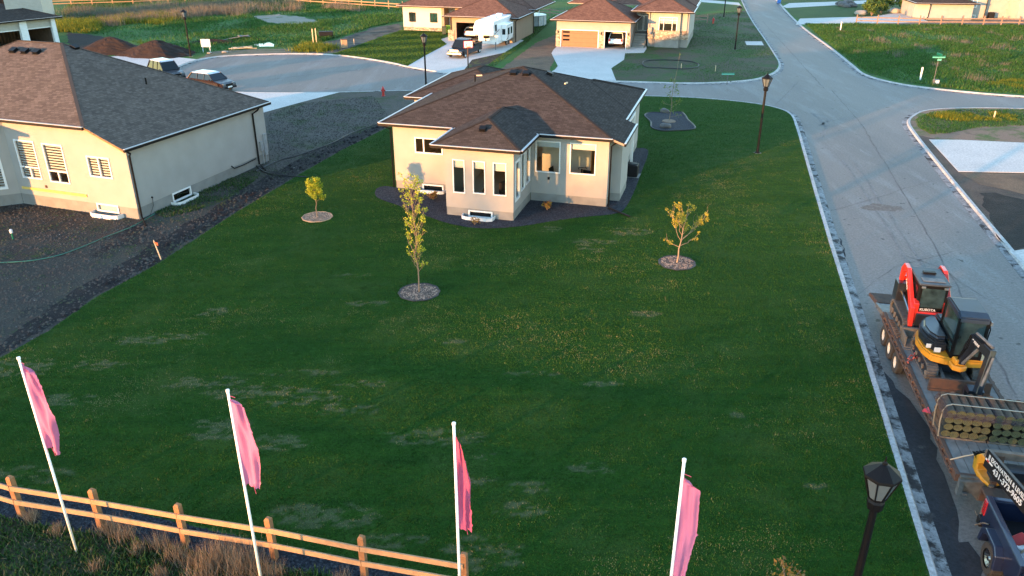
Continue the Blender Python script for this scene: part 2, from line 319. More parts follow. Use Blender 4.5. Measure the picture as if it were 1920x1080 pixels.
# kerbs with a gutter pan
def kerb(name,path,side,w=.15,pan=.34,gaps=()):
    P=[Vector(p) for p in path]; prof=[(-.02,-.13),(-.02,.025),(w,.025),(w+.07,-.075),(w+.07+pan,-.098),(w+.07+pan,-.13)]
    vs=[];fs=[];n=len(prof);r=random.Random(5)
    for i,p in enumerate(P):
        d=(P[min(i+1,len(P)-1)]-P[max(i-1,0)]).normalized(); nn=Vector((d.y,-d.x))*side
        for a,z in prof:
            q=p+nn*a; vs.append((q.x,q.y,z))
    for i in range(len(P)-1):
        for k in range(n-1): fs.append((i*n+k,i*n+k+1,(i+1)*n+k+1,(i+1)*n+k))
    me=bpy.data.meshes.new(name); me.from_pydata(vs,[],fs); bm=bmesh.new(); bm.from_mesh(me); bmesh.ops.recalc_face_normals(bm,faces=bm.faces[:]); 
    if sum(f.normal.z for f in bm.faces)<0: bmesh.ops.reverse_faces(bm,faces=bm.faces[:])
    bm.to_mesh(me); bm.free()
    me.materials.append(M['kerb']); me.materials.append(M['gutter'])
    for p in me.polygons: p.material_index=1 if p.index%5>=3 else 0
    o=bpy.data.objects.new(name,me); C.objects.link(o); return tag(o,kind='structure')
kerb('kerb',K1,1); kerb('kerb',K2,1); kerb('kerb',K3,1); kerb('kerb',K4,1)
# tar strip and worn edge beside the lawn kerb
tp=GL((1575,440),(1592,520),(1640,690),(1700,900),(1760,1100),(1840,1350),(1950,1350),(1850,1120),(1800,1000),(1764,860),(1742,800),(1720,770),(1705,745),(1650,690),(1632,620),(1605,560),(1590,500))
poly('tar_strip',ragged(tp,.5,.12,4),-.099,m_tar)
poly('tar_patch',ragged(GL((1790,1010),(1812,1100),(1880,1400),(1990,1400),(1870,1120),(1820,1010)),.6,.15,9),-.1,m_tar)
# --- centre lot lawn with bare straw patches
LEFT=GL((-150,760),(0,672),(90,621),(180,558),(300,492),(440,400),(560,328),(640,282),(735,235),(790,198),(815,185))
k1r=[p for p in K1 if p[1]<74 and p[0]>-2 and p[1]>12][:200]
k1l=[(p[0]-.02,p[1]) for p in K1 if p[1]>9 and p[0]>-2]
NEAR=GL((960,1108),(900,1097),(700,1056),(520,1022),(300,972),(0,905),(-150,872))
LAWN=[p for p in k1l]+[(-4,73.5)]+LEFT[::-1]+NEAR[::-1]
# order: kerb (south->north), west along the back, down the left edge, along the fence
LAWN=[G(1780,1190)]+[p for p in k1l if p[1]>G(1780,1190)[1]]+list(reversed(LEFT))+list(reversed(NEAR))+[G(1100,1140),G(1400,1190)]
patches=[(30,690,60,14),(190,685,40,8),(115,750,55,10),(400,587,22,9),(560,748,70,14),(640,768,60,12),(385,720,60,12),(460,735,60,14),(540,735,50,10),(410,805,45,20),(520,830,45,14),(30,885,28,10),(95,893,35,12),(815,820,75,16),(905,900,25,10),(940,860,40,8),(1105,880,36,12),(990,915,28,20),(970,955,45,14),(600,965,70,24),(670,975,34,18),(740,1015,60,12),(900,1035,60,30),(930,1060,40,16),(1180,435,34,6),(1110,455,36,6),(1030,430,20,5),(1210,590,26,6),(850,640,26,5),(700,570,40,5),(1370,780,20,6),(1530,912,20,5),(1290,1010,30,6),(270,640,40,7),(350,630,40,6),(1100,470,30,5),(660,515,30,4),(1000,700,50,5),(1130,720,30,5),(560,700,60,6),(690,720,50,6)]
PW=[(G(a,b),c,d) for a,b,c,d in patches]
def bare(X,Y):
    """0..1 worn-ness of the sod at a point of the site"""
    r=np.zeros(len(X)); nn=vnoise(X*.6,Y*1.9,.30,3)*.5+vnoise(X*.8,Y*1.3,.12,4)*.5
    for (cx,cy),a,b in PW:
        t=15/(1505*.4245+.9055*0); s=math.hypot(cx,cy,15)/1505; sy=s*max(1.2,cy/15*1.05)
        q=((X-cx)/(a*s*1.05))**2+((Y-cy)/(b*sy*1.0))**2
        r=np.maximum(r,np.clip(1.5-q*.8,0,1))
    return np.clip((r*.55+(nn-.5)*3.0-.36)*1.3,0,.6)*np.clip(r*2,0,1)
m,nt_,bs=newmat('lawn_sod'); a=nt_.nodes.new('ShaderNodeAttribute'); a.attribute_name='bare'; v=coords(nt_)
# faint sod-roll stripes: strips laid across the yard
vs_=coords(nt_,(.25,3.2,1),R(-14)); 
c1=mix(nt_,ramp(nt_,noise(nt_,vs_,.8,4),.35,.7),(.013,.048,.005),(.022,.066,.006))
c1=mix(nt_,ramp(nt_,noise(nt_,v,.35,6,.6),.50,.72),c1,(.036,.072,.013))
c1=mix(nt_,.85,c1,ramp(nt_,noise(nt_,v,16,6,.8),.3,.72,(.3,.3,.3),(1.5,1.5,1.5)),'MULTIPLY')
c2=mix(nt_,ramp(nt_,noise(nt_,v,9,5,.7),.3,.7),(.045,.05,.024),(.125,.125,.07))
nt_.links.new(mix(nt_,a.outputs['Fac'],c1,c2),bs.inputs['Base Color']); bs.inputs['Roughness'].default_value=1; bs.inputs['Specular IOR Level'].default_value=.1
bump(nt_,bs,noise(nt_,v,30,8,.8),.9,.05); m_lawn=m
poly('lawn',ragged(LAWN,1.5,.04,2),.010,m_lawn2,.02)      # sod slab
def gridsheet(name,pts,z,step,mat_,fn):
    X0=min(p[0] for p in pts);X1=max(p[0] for p in pts);Y0=min(p[1] for p in pts);Y1=max(p[1] for p in pts)
    xs=np.arange(X0,X1+step,step);ys=np.arange(Y0,Y1+step,step); gx,gy=np.meshgrid(xs,ys); X=gx.ravel();Y=gy.ravel(); nx=len(xs)
    ins=inpoly(X,Y,pts).reshape(gx.shape); c=ins[:-1,:-1]&ins[1:,:-1]&ins[:-1,1:]&ins[1:,1:]
    I,J=np.nonzero(c); b=I*nx+J; F=np.stack([b,b+1,b+nx+1,b+nx],1)
    u,inv=np.unique(F,return_inverse=True); inv=inv.reshape(F.shape)
    Xs=X[u];Ys=Y[u]; V=np.stack([Xs,Ys,np.full(len(Xs),z)],1)
    return npmesh(name,V,inv,mat_,attr={'bare':fn(Xs,Ys)})
o=gridsheet('lawn_turf',LAWN,.016,.09,m_lawn,bare); tag(o,kind='structure')
# --- blades
def blades(name,pts,n,h,wd,mt,label,cat,dens=None,excl=(),z=.01,lean=.5,tint=None,clump=None,seed=1,hvar=.5,tri=True,parent=None):
    r=np.random.RandomState(seed); X0=min(p[0] for p in pts);X1=max(p[0] for p in pts);Y0=min(p[1] for p in pts);Y1=max(p[1] for p in pts)
    X=r.uniform(X0,X1,n);Y=r.uniform(Y0,Y1,n); k=inpoly(X,Y,pts)
    for e in excl: k&=~inpoly(X,Y,e)
    X=X[k];Y=Y[k]
    if dens is not None:
        k=r.rand(len(X))<dens(X,Y); X=X[k];Y=Y[k]
    N=len(X); a=r.uniform(0,2*np.pi,N); H=h*(1-hvar*r.rand(N)); 
    if clump is not None: H=H*clump(X,Y)
    W=wd*(.6+.8*r.rand(N))/2; l=r.uniform(0,2*np.pi,N); L=H*lean*r.rand(N)
    V=np.zeros((N,3,3)); zz=np.full(N,z)
    V[:,0]=np.stack([X-np.cos(a)*W,Y-np.sin(a)*W,zz],1);V[:,1]=np.stack([X+np.cos(a)*W,Y+np.sin(a)*W,zz],1)
    V[:,2]=np.stack([X+np.cos(l)*L,Y+np.sin(l)*L,zz+H],1)
    t=r.rand(N) if tint is None else tint(X,Y,r)
    o=npmesh(name,V.reshape(-1,3),np.arange(N*3).reshape(-1,3),mt,parent,attr={'tint':np.repeat(np.clip(t,0,1),3)})
    if label is not None or parent is None: tag(o,label,cat,kind='stuff')
    return o
m_blade=leafmat('lawn_blades',[(0,(.007,.030,.003)),(.5,(.017,.062,.005)),(.8,(.032,.088,.007)),(.93,(.075,.11,.014)),(1,(.17,.16,.07))],tr=.2)
FAR=lambda X,Y:np.clip(1.3-Y/75,.25,1)
BEDS=[]   # filled by the planting beds below
# --- other ground covers (centre lot)
FENCE=[( -18.9,18.95),(-16.3,18.3)]+GL((42,967),(192,992),(349,1021),(516,1048),(684,1083),(873,1117))+[(1.2,13.9)]
grav=list(reversed(GL((960,1108),(900,1097),(700,1056),(520,1022),(300,972),(0,905),(-150,872))))+[(FENCE[-1][0]-1.3,FENCE[-1][1])]+[(p[0]-.05,p[1]-.25) for p in reversed(FENCE[:-1])]
poly('gravel_strip',grav,.008,M['gravel'],label=None)
NEARW=[(p[0],p[1]-.2) for p in FENCE]+[(1.5,8),(-19,8)]
m_weedsoil=groundmat('weedy_soil',[(.035,.04,.02)],[((.06,.05,.03),.8,.5,.7)],bmp=.8,bscale=7)
poly('weedy_ground',NEARW,.012,m_weedsoil)
# back yard soil between the houses, paler
poly('patchy_soil',ragged(GL((478,214),(560,190),(630,173),(770,171),(800,180),(735,232),(640,268),(560,300),(520,325),(470,312)),.8,.15,5),.005,m_soil2)
poly('black_soil',ragged(GL((735,233),(640,279),(560,325),(440,396),(300,488),(180,553),(90,616),(0,668),(-100,730),(-100,690),(0,640),(120,560),(220,500),(330,430),(400,395),(440,360),(500,330),(560,295),(650,255),(715,235)),.7,.2,6),.009,m_darksoil)
# driveway of the left house
poly('driveway',GL((400,240),(480,215),(560,193),(637,173),(520,174),(430,173),(400,185)),.014,M['slab'],.1)
# --- north side
poly('driveway',GL((200,140),(300,140),(337,122),(371,111.5),(300,104),(240,104),(180,108)),.012,M['slab'],.1)
LAWN4=GL((622,102),(680,107.5),(740,117.5),(764,123.5),(800,103),(838,83),(826,74),(832,69),(831,60),(752,57),(700,75))
poly('house_lawn',LAWN4,.008,m_lawn2)
poly('driveway',GL((764,124),(845,137),(868,134),(885,112),(948,98),(982,76),(960,70),(850,66),(826,74),(838,83),(800,103)),.012,M['slab'],.1)
bed4=GL((868,134),(885,112),(945,99),(915,122),(880,140))
poly('planting_strip',bed4,.009,groundmat('dark_bed',[(.035,.028,.022)],[((.07,.08,.02),1.4,.5,.6)],bmp=1.,bscale=8))
LAWN4R=GL((947,98),(982,76),(988,62),(1040,28),(1046,32),(1000,70),(985,84),(955,103),(905,142),(880,141),(915,122))
poly('side_lawn',LAWN4R,.01,m_lawn2)
poly('dirt_bank',ragged(GL((1042,65),(1046,80),(1038,95),(1042,108),(1038,112),(1030,135),(960,146),(920,142),(955,118),(985,95),(1005,80)),.7,.15,3),.0115,m_dirt)
D5=GL((1044,87),(1038,93),(1034,100),(1046,124),(1040,131),(1010,148),(1040,149),(1155,151),(1146,128),(1170,112),(1172,100),(1207,99),(1212,92),(1212,84),(1180,86))
poly('driveway',D5,.014,M['slab'],.1)
YARD5=GL((1155,151),(1300,154.5),(1400,149.5),(1437,140),(1455,130),(1459,118),(1449,100),(1431,72),(1409,40),(1398,20),(1300,28),(1296,70),(1290,90),(1212,86),(1212,92),(1207,99),(1172,101),(1170,113),(1147,128))
m_yard5=groundmat('weedy_yard',[(.062,.056,.036)],[((.030,.068,.014),.28,.45,.6),((.075,.065,.05),.35,.55,.72),((.025,.022,.02),.35,.62,.7)],bmp=.9,bscale=4)
poly('weedy_yard',YARD5,.006,m_yard5)

poly('slab',GL((1397,78),(1428,78),(1432,85),(1400,84.5)),.03,M['slab'],.06)
# left field: tracks, dark soil, pale spoil, puddle
poly('black_soil',ragged(GL((125,60),(190,68),(300,95),(372,103),(345,106),(240,104),(130,95)),1,.4,12),.006,m_darksoil)
poly('dirt_track',ragged(GL((560,100),(590,85),(640,72),(700,52),(752,44),(752,56),(710,70),(680,84),(640,98),(610,101)),1,.35,13),.006,groundmat('muddy_track',[(.10,.085,.065)],[((.03,.027,.024),.5,.45,.6)],bmp=.6,bscale=4))
poly('dirt_verge',ragged(GL((372,110),(430,103),(540,99.6),(600,100.5),(590,90),(480,92),(400,96)),.8,.25,14),.0075,groundmat('verge',[(.13,.11,.075)],[((.06,.08,.03),.6,.5,.65),((.05,.04,.03),.9,.6,.7)],bmp=.8,bscale=5))
poly('spoil_soil',ragged(GL((470,30),(520,27),(575,33),(600,42),(560,46),(500,42)),1,.5,15),.009,groundmat('pale_soil',[(.22,.20,.16)],[((.07,.10,.03),.4,.55,.65)],bmp=.9,bscale=3))
poly('puddle',ragged(GL((478,83),(505,80),(518,83),(512,87),(486,88)),.8,.25,16),.012,mat('pond_water',(.10,.10,.10),.03,var=.02))
# right side lots
GR=[p for p in K4 if p[1]>G(1720,258)[1]]
GRASS_SE=GR+GL((1760,262),(1800,268),(1920,272),(2100,278))
poly('dirt_lot',GRASS_SE,.006,groundmat('pink_dirt',[(.19,.125,.09)],[((.07,.10,.025),.35,.48,.58),((.10,.07,.05),.8,.55,.7)],bmp=.6,bscale=5))
poly('driveway',GL((1742,262),(1800,262.5),(1920,268),(2250,284),(2250,345),(1920,324),(1797,322)),.02,M['slab'],.1)
poly('dirt_verge',ragged(GL((1800,324),(1920,326),(2200,340),(2200,380),(1920,364),(1868,352),(1835,345)),.6,.12,18),.008,m_dirt)
poly('driveway',GL((1893,472),(1960,462),(2300,480),(2300,700),(2060,640),(1935,508)),.02,M['slab'],.1)
# far lots across the road
poly('driveway',GL((1492,46),(1500,35),(1560,33),(1640,31),(1668,26),(1700,24),(1740,40),(1690,43),(1560,45)),.02,M['slab'],.08)
poly('far_lawn',GL((1475,16),(1520,12),(1610,8),(1690,6),(1730,20),(1700,24),(1640,30),(1500,34.5),(1487,30)),.012,m_lawn2)
poly('driveway',GL((1467,12),(1480,6),(1600,2),(1700,-4),(1700,3),(1600,8),(1475,15)),.02,M['slab'],.08)
poly('far_lawn',GL((1446,-12),(1600,-20),(1800,-30),(1800,-8),(1600,1),(1462,7)),.012,m_lawn2)
poly('walkway',GL((1270,0),(1330,5),(1380,9),(1390,11),(1385,5),(1300,-2)),.02,M['slab'],.05)
poly('far_lawn',GL((1270,-8),(1330,-2),(1390,3),(1384,-20),(1270,-30)),.012,m_lawn2)
poly('far_lawn',GL((1300,6),(1380,10),(1400,18),(1310,22)),.012,m_lawn2)
poly('gravel_yard',GL((1700,32),(1738,38),(1826,38),(1880,35),(2000,33),(2000,46),(1700,46),(1640,43)),.013,groundmat('yard_gravel',[(.20,.15,.12)],[((.14,.11,.09),1.,.5,.6)],bmp=.5,bscale=10))

# tar-sealed joints and cracks in the asphalt
def crack(px,wd,seed):
    P=[Vector(G(*p,-.1)) for p in px]; r=random.Random(seed); pts=[]
    for a,b in zip(P[:-1],P[1:]):
        n=max(1,int((b-a).length/.8))
        for i in range(n): q=a.lerp(b,i/n); pts.append(Vector((q.x+r.uniform(-.06,.06),q.y+r.uniform(-.06,.06))))
    pts.append(P[-1]); L=[];Rr=[]
    for i,p in enumerate(pts):
        d=(pts[min(i+1,len(pts)-1)]-pts[max(i-1,0)]).normalized(); n=Vector((d.y,-d.x))*wd*r.uniform(.4,1); L.append((p.x+n.x,p.y+n.y)); Rr.append((p.x-n.x,p.y-n.y))
    poly('sealed_crack',L+Rr[::-1],-.1005,m_seal)
m_seal=groundmat('crack_seal',[(.11,.10,.096)],[((.145,.13,.122),1.5,.4,.6)],bmp=.1,bscale=20)
for i,(p,w_) in enumerate((([(1560,170),(1615,232),(1680,340),(1745,450),(1830,600),(1905,740)],.05),([(1560,395),(1640,372),(1700,352),(1745,340)],.045),([(1430,40),(1480,95),(1545,165)],.05),([(1700,480),(1760,500),(1850,560)],.03),([(1560,170),(1500,150),(1450,200)],.03),([(500,150),(620,135),(720,128)],.06),([(430,128),(560,118),(650,112)],.05),([(1595,560),(1680,500),(1790,470)],.03))): crack(p,w_,i)
poly('road_stain',ragged(GL((1615,385),(1640,378),(1690,384),(1700,392),(1660,392),(1625,391)),.4,.12,31),-.1003,groundmat('mud_stain',[(.125,.108,.095)],[((.165,.15,.14),2.5,.45,.6)],bmp=.4,bscale=10))
poly('road_stain',ragged(GL((1515,325),(1530,325),(1533,342),(1520,345)),.3,.08,32),-.097,m_darksoil)
poly('road_stain',ragged(GL((1440,95),(1452,105),(1448,112),(1436,100)),.3,.08,33),-.09,m_darksoil)
poly('road_debris',ragged(GL((1392,18),(1400,20),(1412,40),(1406,40)),.5,.15,34),-.095,m_darksoil)

m_scuff=groundmat('tyre_scuff',[(.175,.168,.163)],[((.14,.135,.13),1.2,.4,.6)],bmp=.1,bscale=25)
def scuff(px,wd,seed):
    global m_seal
    q=m_seal; m_seal=m_scuff; crack(px,wd,seed); m_seal=q
for i,(p,w_) in enumerate((([(1505,238),(1530,232),(1560,236),(1590,240)],.09),([(1520,212),(1545,216),(1552,226),(1535,236)],.10),([(1540,260),(1548,240),(1538,222),(1525,214)],.12),([(1550,228),(1585,222),(1610,224)],.07),([(1440,92),(1475,93)],.10),([(1555,258),(1572,262)],.12),([(1600,60+20),(1600,81)],.05),([(1580,300),(1660,420),(1720,520)],.10),([(1600,300),(1680,420),(1745,520)],.10))): scuff(p,w_,50+i)
# ================================================================== HOUSES
def roof(root,V,F,mt,eaves=(),name='roof',th=.12,gutter=True):
    """planar slopes with metric UVs, an underside, and a gutter + pale drip edge along the eaves"""
    me=bpy.data.meshes.new(name); vs=[tuple(v) for v in V]; n=len(vs); vs+=[(v[0],v[1],v[2]-th) for v in V]
    fs=[];
    for f in F:
        a,b,c=[Vector(V[i]) for i in f[:3]]
        if (b-a).cross(c-a).z<0: f=f[::-1]
        fs.append(tuple(f))
    top=len(fs)
    for f in fs[:top]: fs.append(tuple(i+n for i in reversed(f)))
    from collections import Counter
    ec=Counter()
    for f in fs[:top]:
        for i in range(len(f)): ec[tuple(sorted((f[i],f[(i+1)%len(f)])))]+=1
    for f in fs[:top]:
        for i in range(len(f)):
            a,b=f[i],f[(i+1)%len(f)]
            if ec[tuple(sorted((a,b)))]==1: fs.append((a,a+n,b+n,b))
    me.from_pydata(vs,[],fs); uv=me.uv_layers.new(name='UVMap')
    for p in me.polygons:
        nn=p.normal; t=Vector((0,0,1)).cross(nn)
        if t.length<1e-3: t=Vector((1,0,0))
        t.normalize(); b=nn.cross(t)
        for li in p.loop_indices:
            co_=me.vertices[me.loops[li].vertex_index].co; uv.data[li].uv=(co_.dot(t),co_.dot(b))
    me.materials.append(mt); me.materials.append(M['soffit'])
    for i,p in enumerate(me.polygons): p.material_index=0 if i<top else 1
    o=bpy.data.objects.new(name,me); C.objects.link(o); o.parent=root
    cap=MB(); g=MB(); hp=MB()
    for a,b in eaves:
        a=Vector(V[a]);b=Vector(V[b]); d=(b-a).normalized(); out=Vector((d.y,-d.x,0)).normalized()
        ctr=sum((Vector(v) for v in V),Vector())/len(V)
        if (a-ctr).dot(out)<0: out=-out
        MB().bar(a+out*.055+Vector((0,0,.012)),b+out*.055+Vector((0,0,.012)),.11,.03).build('drip_edge',M['fascia'],o)
        if gutter: MB().bar(a+out*.05+Vector((0,0,-.085)),b+out*.05+Vector((0,0,-.085)),.10,.13).build('gutter',M['black'],root)
    # ridge and hip caps
    for f in fs[:top]:
        for i in range(len(f)):
            a,b=f[i],f[(i+1)%len(f)]
            if a<b and ec[(a,b)]==2: hp.bar(Vector(V[a])+Vector((0,0,.008)),Vector(V[b])+Vector((0,0,.008)),.17,.02)
    if hp.v:
        h=hp.build('ridge_cap',mt,o)
    return o
def hip(root,x0,x1,y0,y1,z,p,mt,sides='nrfl',name='roof',gutter=True,zr=None):
    w_,d=x1-x0,y1-y0; k=min(w_,d)/2; Z=z+p*k
    if w_>=d: r0,r1=(x0+k,(y0+y1)/2,Z),(x1-k,(y0+y1)/2,Z)
    else: r0,r1=((x0+x1)/2,y0+k,Z),((x0+x1)/2,y1-k,Z)
    V=[(x0,y0,z),(x1,y0,z),(x1,y1,z),(x0,y1,z),r0,r1]
    if abs(w_-d)<1e-3: V=V[:5]; F=[(0,1,4),(1,2,4),(2,3,4),(3,0,4)]
    elif w_>d: F=[(0,1,5,4),(1,2,5),(2,3,4,5),(3,0,4)]
    else: F=[(0,1,4),(1,2,5,4),(2,3,5),(3,0,4,5)]
    E=dict(n=(0,1),r=(1,2),f=(2,3),l=(3,0))
    return roof(root,V,F,mt,[E[s] for s in sides],name,gutter=gutter)
def basis(P,d):
    d=Vector((d[0],d[1],0)).normalized(); n=Vector((-d.y,d.x,0))
    return Matrix(((d.x,n.x,0,P[0]),(d.y,n.y,0,P[1]),(0,0,1,P[2] if len(P)>2 else 0),(0,0,0,1)))
def ringbox(mb,a,b,z0,z1,w,y0,y1,Mx):
    mb.box(a,a+w,y0,y1,z0,z1,Mx); mb.box(b-w,b,y0,y1,z0,z1,Mx); mb.box(a+w,b-w,y0,y1,z0,z0+w,Mx); mb.box(a+w,b-w,y0,y1,z1-w,z1,Mx)
def window(root,Mx,a,b,z0,z1,mull=(),hm=(),blind=0,slats=0,frame='white',glass='glass',w=.07,curtain=None,name='window'):
    f=MB(); ringbox(f,a,b,z0,z1,w,-.035,.07,Mx)
    for m_ in mull:
        x=a+(b-a)*m_; f.box(x-.035,x+.035,-.03,.065,z0+w,z1-w,Mx)
    for q in hm:   # (zfrac, [mullions below])
        z=z0+(z1-z0)*q[0]; f.box(a+w,b-w,-.028,.06,z-.035,z+.035,Mx)
        for m_ in q[1]:
            x=a+(b-a)*m_; f.box(x-.035,x+.035,-.026,.058,z0+w,z-.035,Mx)
    o=f.build(name,M[frame],root)
    MB().add([(a+w*.5,.05,z0+w*.5),(b-w*.5,.05,z0+w*.5),(b-w*.5,.05,z1-w*.5),(a+w*.5,.05,z1-w*.5)],[(0,1,2,3)],Mx).build('pane',M[glass],o,norm=False)
    if blind:
        zz=z1-(z1-z0)*blind
        bl=MB()
        if slats:
            n=max(3,int((z1-zz)/.14))
            for i in range(n):
                q=z1-w-(i+.5)*(z1-zz)/n; bl.box(a+w,b-w,.10,.115,q-.052,q+.028,Mx)
        else: bl.box(a+w*.6,b-w*.6,.10,.112,zz,z1-w*.5,Mx)
        bl.build('blind',M['blind'],o)
    return o
def walls(root,path,zf,ztop,wins={},mt='stucco',fmt='concrete',gz=-.1,foundation=True,name='wall',cut=()):
    mb=MB(); fd=MB(); D=.14
    zt=ztop if hasattr(ztop,'__len__') else [ztop]*len(path)
    for i in range(len(path)-1):
        if i in cut: continue
        P=Vector(path[i]);Q=Vector(path[i+1]); L=(Q-P).length; d=(Q-P)/L; Mx=basis((P.x,P.y,0),d)
        ops=[o for o in wins.get(i,[])]
        xs=sorted({0,L}|{o[0] for o in ops}|{o[1] for o in ops})
        for a,b in zip(xs[:-1],xs[1:]):
            ta=zt[i]+(zt[i+1]-zt[i])*a/L; tb=zt[i]+(zt[i+1]-zt[i])*b/L
            here=[o for o in ops if o[0]<=a+1e-6 and o[1]>=b-1e-6]
            hi=sorted([(max(o[2],zf),o[3]) for o in here if o[3]>zf+.01]); z=zf
            for h0,h1 in hi+[(None,None)]:
                if h0 is None: mb.add([(a,0,z),(b,0,z),(b,0,tb),(a,0,ta)],[(0,1,2,3)],Mx)
                else:
                    if h0>z+1e-4: mb.add([(a,0,z),(b,0,z),(b,0,h0),(a,0,h0)],[(0,1,2,3)],Mx)
                    z=h1
            if foundation:
                lo=sorted([(o[2],min(o[3],zf)) for o in here if o[2]<zf-.01]); z=gz
                for h0,h1 in lo+[(None,None)]:
                    if h0 is None:
                        if zf>z+1e-4: fd.add([(a,.02,z),(b,.02,z),(b,.02,zf),(a,.02,zf),(a,0,zf),(b,0,zf)],[(0,1,2,3),(3,2,5,4)],Mx)
                    else:
                        if h0>z+1e-4: fd.add([(a,.02,z),(b,.02,z),(b,.02,h0),(a,.02,h0)],[(0,1,2,3)],Mx)
                        z=h1
        for o in ops:
            a,b,z0,z1=o[:4]; mb.add([(a,0,z0),(b,0,z0),(b,0,z1),(a,0,z1),(a,D,z0),(b,D,z0),(b,D,z1),(a,D,z1)],[(0,1,5,4),(1,2,6,5),(2,3,7,6),(3,0,4,7)],Mx)
            if len(o)>4 and o[4] is not None: window(root,Mx,a,b,z0,z1,**o[4])
    ow=mb.build(name,M[mt],root,norm=False)
    of=fd.build('foundation',M[fmt],root,norm=False) if foundation else None
    return ow,of
def room(root,x0,x1,y0,y1,z0,z1,mt='interior',fl='carpet',name='room',fs=None):
    o=MB().add([(x0,y0,z0),(x1,y0,z0),(x1,y1,z0),(x0,y1,z0),(x0,y0,z1),(x1,y0,z1),(x1,y1,z1),(x0,y1,z1)],fs or [(4,5,6,7),(2,3,7,6),(3,0,4,7),(1,2,6,5)]).build(name,M[mt],root,norm=False)
    MB().add([(x0,y0,z0),(x1,y0,z0),(x1,y1,z0),(x0,y1,z0)],[(0,1,2,3)]).build('room_floor',M[fl],root,norm=False); return o
def downspout(root,pts,r=.045,mt='black'):
    return MB().tube(pts,r,6).build('downspout',M[mt],root)
def vent(root,x,y,z,px,py,s=.42):
    """low box vent lying on a slope with gradient (px,py)"""
    nrm=Vector((-px,-py,1)).normalized(); q=Vector((0,0,1)).rotation_difference(nrm).to_matrix().to_4x4(); Mx=Matrix.Translation((x,y,z))@q
    s*=.9; m_=MB().box(-s*.5,s*.5,-s*.5,s*.5,0,.03,Mx).box(-s*.4,s*.4,-s*.4,s*.36,.03,.12,Mx); m_.box(-s*.46,s*.46,-s*.46,s*.42,.12,.15,Mx)
    return m_.build('roof_vent',M['black'],root)
def well(root,Mx,a,b,z,mt='white'):
    mb=MB(); d=.5
    pts=[(a,0),(a+.06,-d*.75),(a+.3,-d),(b-.3,-d),(b-.06,-d*.75),(b,0)]
    for p,q in zip(pts[:-1],pts[1:]): mb.bar((p[0],p[1],z),(q[0],q[1],z),.05,.30)
    mb.v=[tuple(Mx@Vector(p)) for p in mb.v]
    return mb.build('window_well',M[mt],root)
# ---------------------------------------------------------------- centre bungalow
OC=G(962.7,415.5)
hc=thing('bungalow','cream bungalow with brown hip roof in the middle of the big mown lawn','house',(*OC,0),-15.8)
pC=[(-8.3,16.8),(-8.3,3.6),(-3.78,3.6),(-3.78,0),(0,0),(0,3.6),(4.38,3.6),(4.38,4.75),(4.95,4.75),(4.95,7.4),(4.3,7.4),(4.3,16.8),(-8.3,16.8)]
B=dict(blind=.27)
wC={1:[(1.33,3.06,2.28,3.22,dict(mull=(.32,)))  ,(1.70,3.02,-.02,.44,dict(glass='glassdark',w=.08))],
    3:[(.42,1.10,1.33,3.18,dict(blind=.25,w=.05)),(1.54,2.24,1.38,3.18,dict(blind=.25,w=.05)),(2.66,3.40,1.38,3.18,dict(blind=.27,w=.05)),(1.25,2.62,0.02,.43,dict(glass='glassdark',w=.08))],
    4:[(.30,1.24,.98,3.2,dict(w=.12)),(1.52,2.3,1.2,3.26,dict(w=.05)),(2.5,3.35,1.25,3.3,dict(w=.05))],
    5:[(.27,1.69,1.74,3.54,dict(blind=.2,w=.06)),(2.22,3.69,1.79,3.55,dict(blind=.22,w=.06))],
    10:[(1.5,3.0,.9,3.1,dict(w=.08)),(5,6.4,1.6,3.2,dict(w=.08))]}
walls(hc,pC,.5,[3.96]*7+[3.72]*3+[3.9]*3,wC,'stucco')
PCH=.352
xl,xr=-8.95,4.62; k=(xr-xl)/2; Zp=4+PCH*k; yn=3.2; yp=yn+k; yf=yp+k
e=.62; # right slope runs lower over the side door, as far back as the jog
V=[(xl,yn,4),(xr,yn,4),(xr+e,yn,4-PCH*e),(xr+e,7.85,4-PCH*e),(xr,7.85,4),(xr,yf,4),(xl,yf,4),(xl+k,yp,Zp)]
roof(hc,V,[(0,1,7),(1,2,3,4,5,7),(5,6,7),(6,0,7)],M['roofA'],[(0,1),(2,3),(4,5),(6,0)])
hip(hc,-4.35,.5,-.45,7.3,4,.405,M['roofA'],'n',name='roof',gutter=True)
# short side eaves of the sun room stop at the main wall
for x,s in((.5,1),(-4.35,-1)):
    eb=MB();eg=MB()
    eb.bar((x+s*.055,-.45,4.012),(x+s*.055,3.2,4.012),.11,.03); eg.bar((x+s*.05,-.45,3.915),(x+s*.05,3.2,3.915),.10,.13)
    eb.build('drip_edge',M['fascia'],hc); eg.build('gutter',M['black'],hc)
hip(hc,-1.5,4.6,9.9,17.2,3.985,.352,M['roofA'],'rf')
hip(hc,-10.7,-3,11.2,20.4,3.8,.352,M['roofA'],'nlf')
walls(hc,[(-10.2,20),(-10.2,11.6),(-8.2,11.6)],.3,3.7,{},'stucco')
for x,y in((-2.55,9.1),(-1.75,9.1)): vent(hc,x,y,4+PCH*(y-yn)+.02,0,PCH,.5)
vent(hc,-.65,10.6,4+PCH*(xr+.65)+.02,-PCH,0,.5)
vent(hc,-1.95,1.0,4+.405*1.45+.02,0,.405,.42)
MB().tube([(-5.4,10.2,4+PCH*3.5),(-5.4,10.2,4.0+PCH*3.5+.45)],.045,8).build('vent_pipe',M['black'],hc)
for x,y,a in((-4.6,8.6,20),(.9,8.3,80)): MB().cbox((x,y,4+PCH*(y-yn)+.06 if x<0 else 4+PCH*(y-yn)+.04),(.36,.09,.07),(0,0,R(a))).build('roof_jack',M['woodpale'],hc)
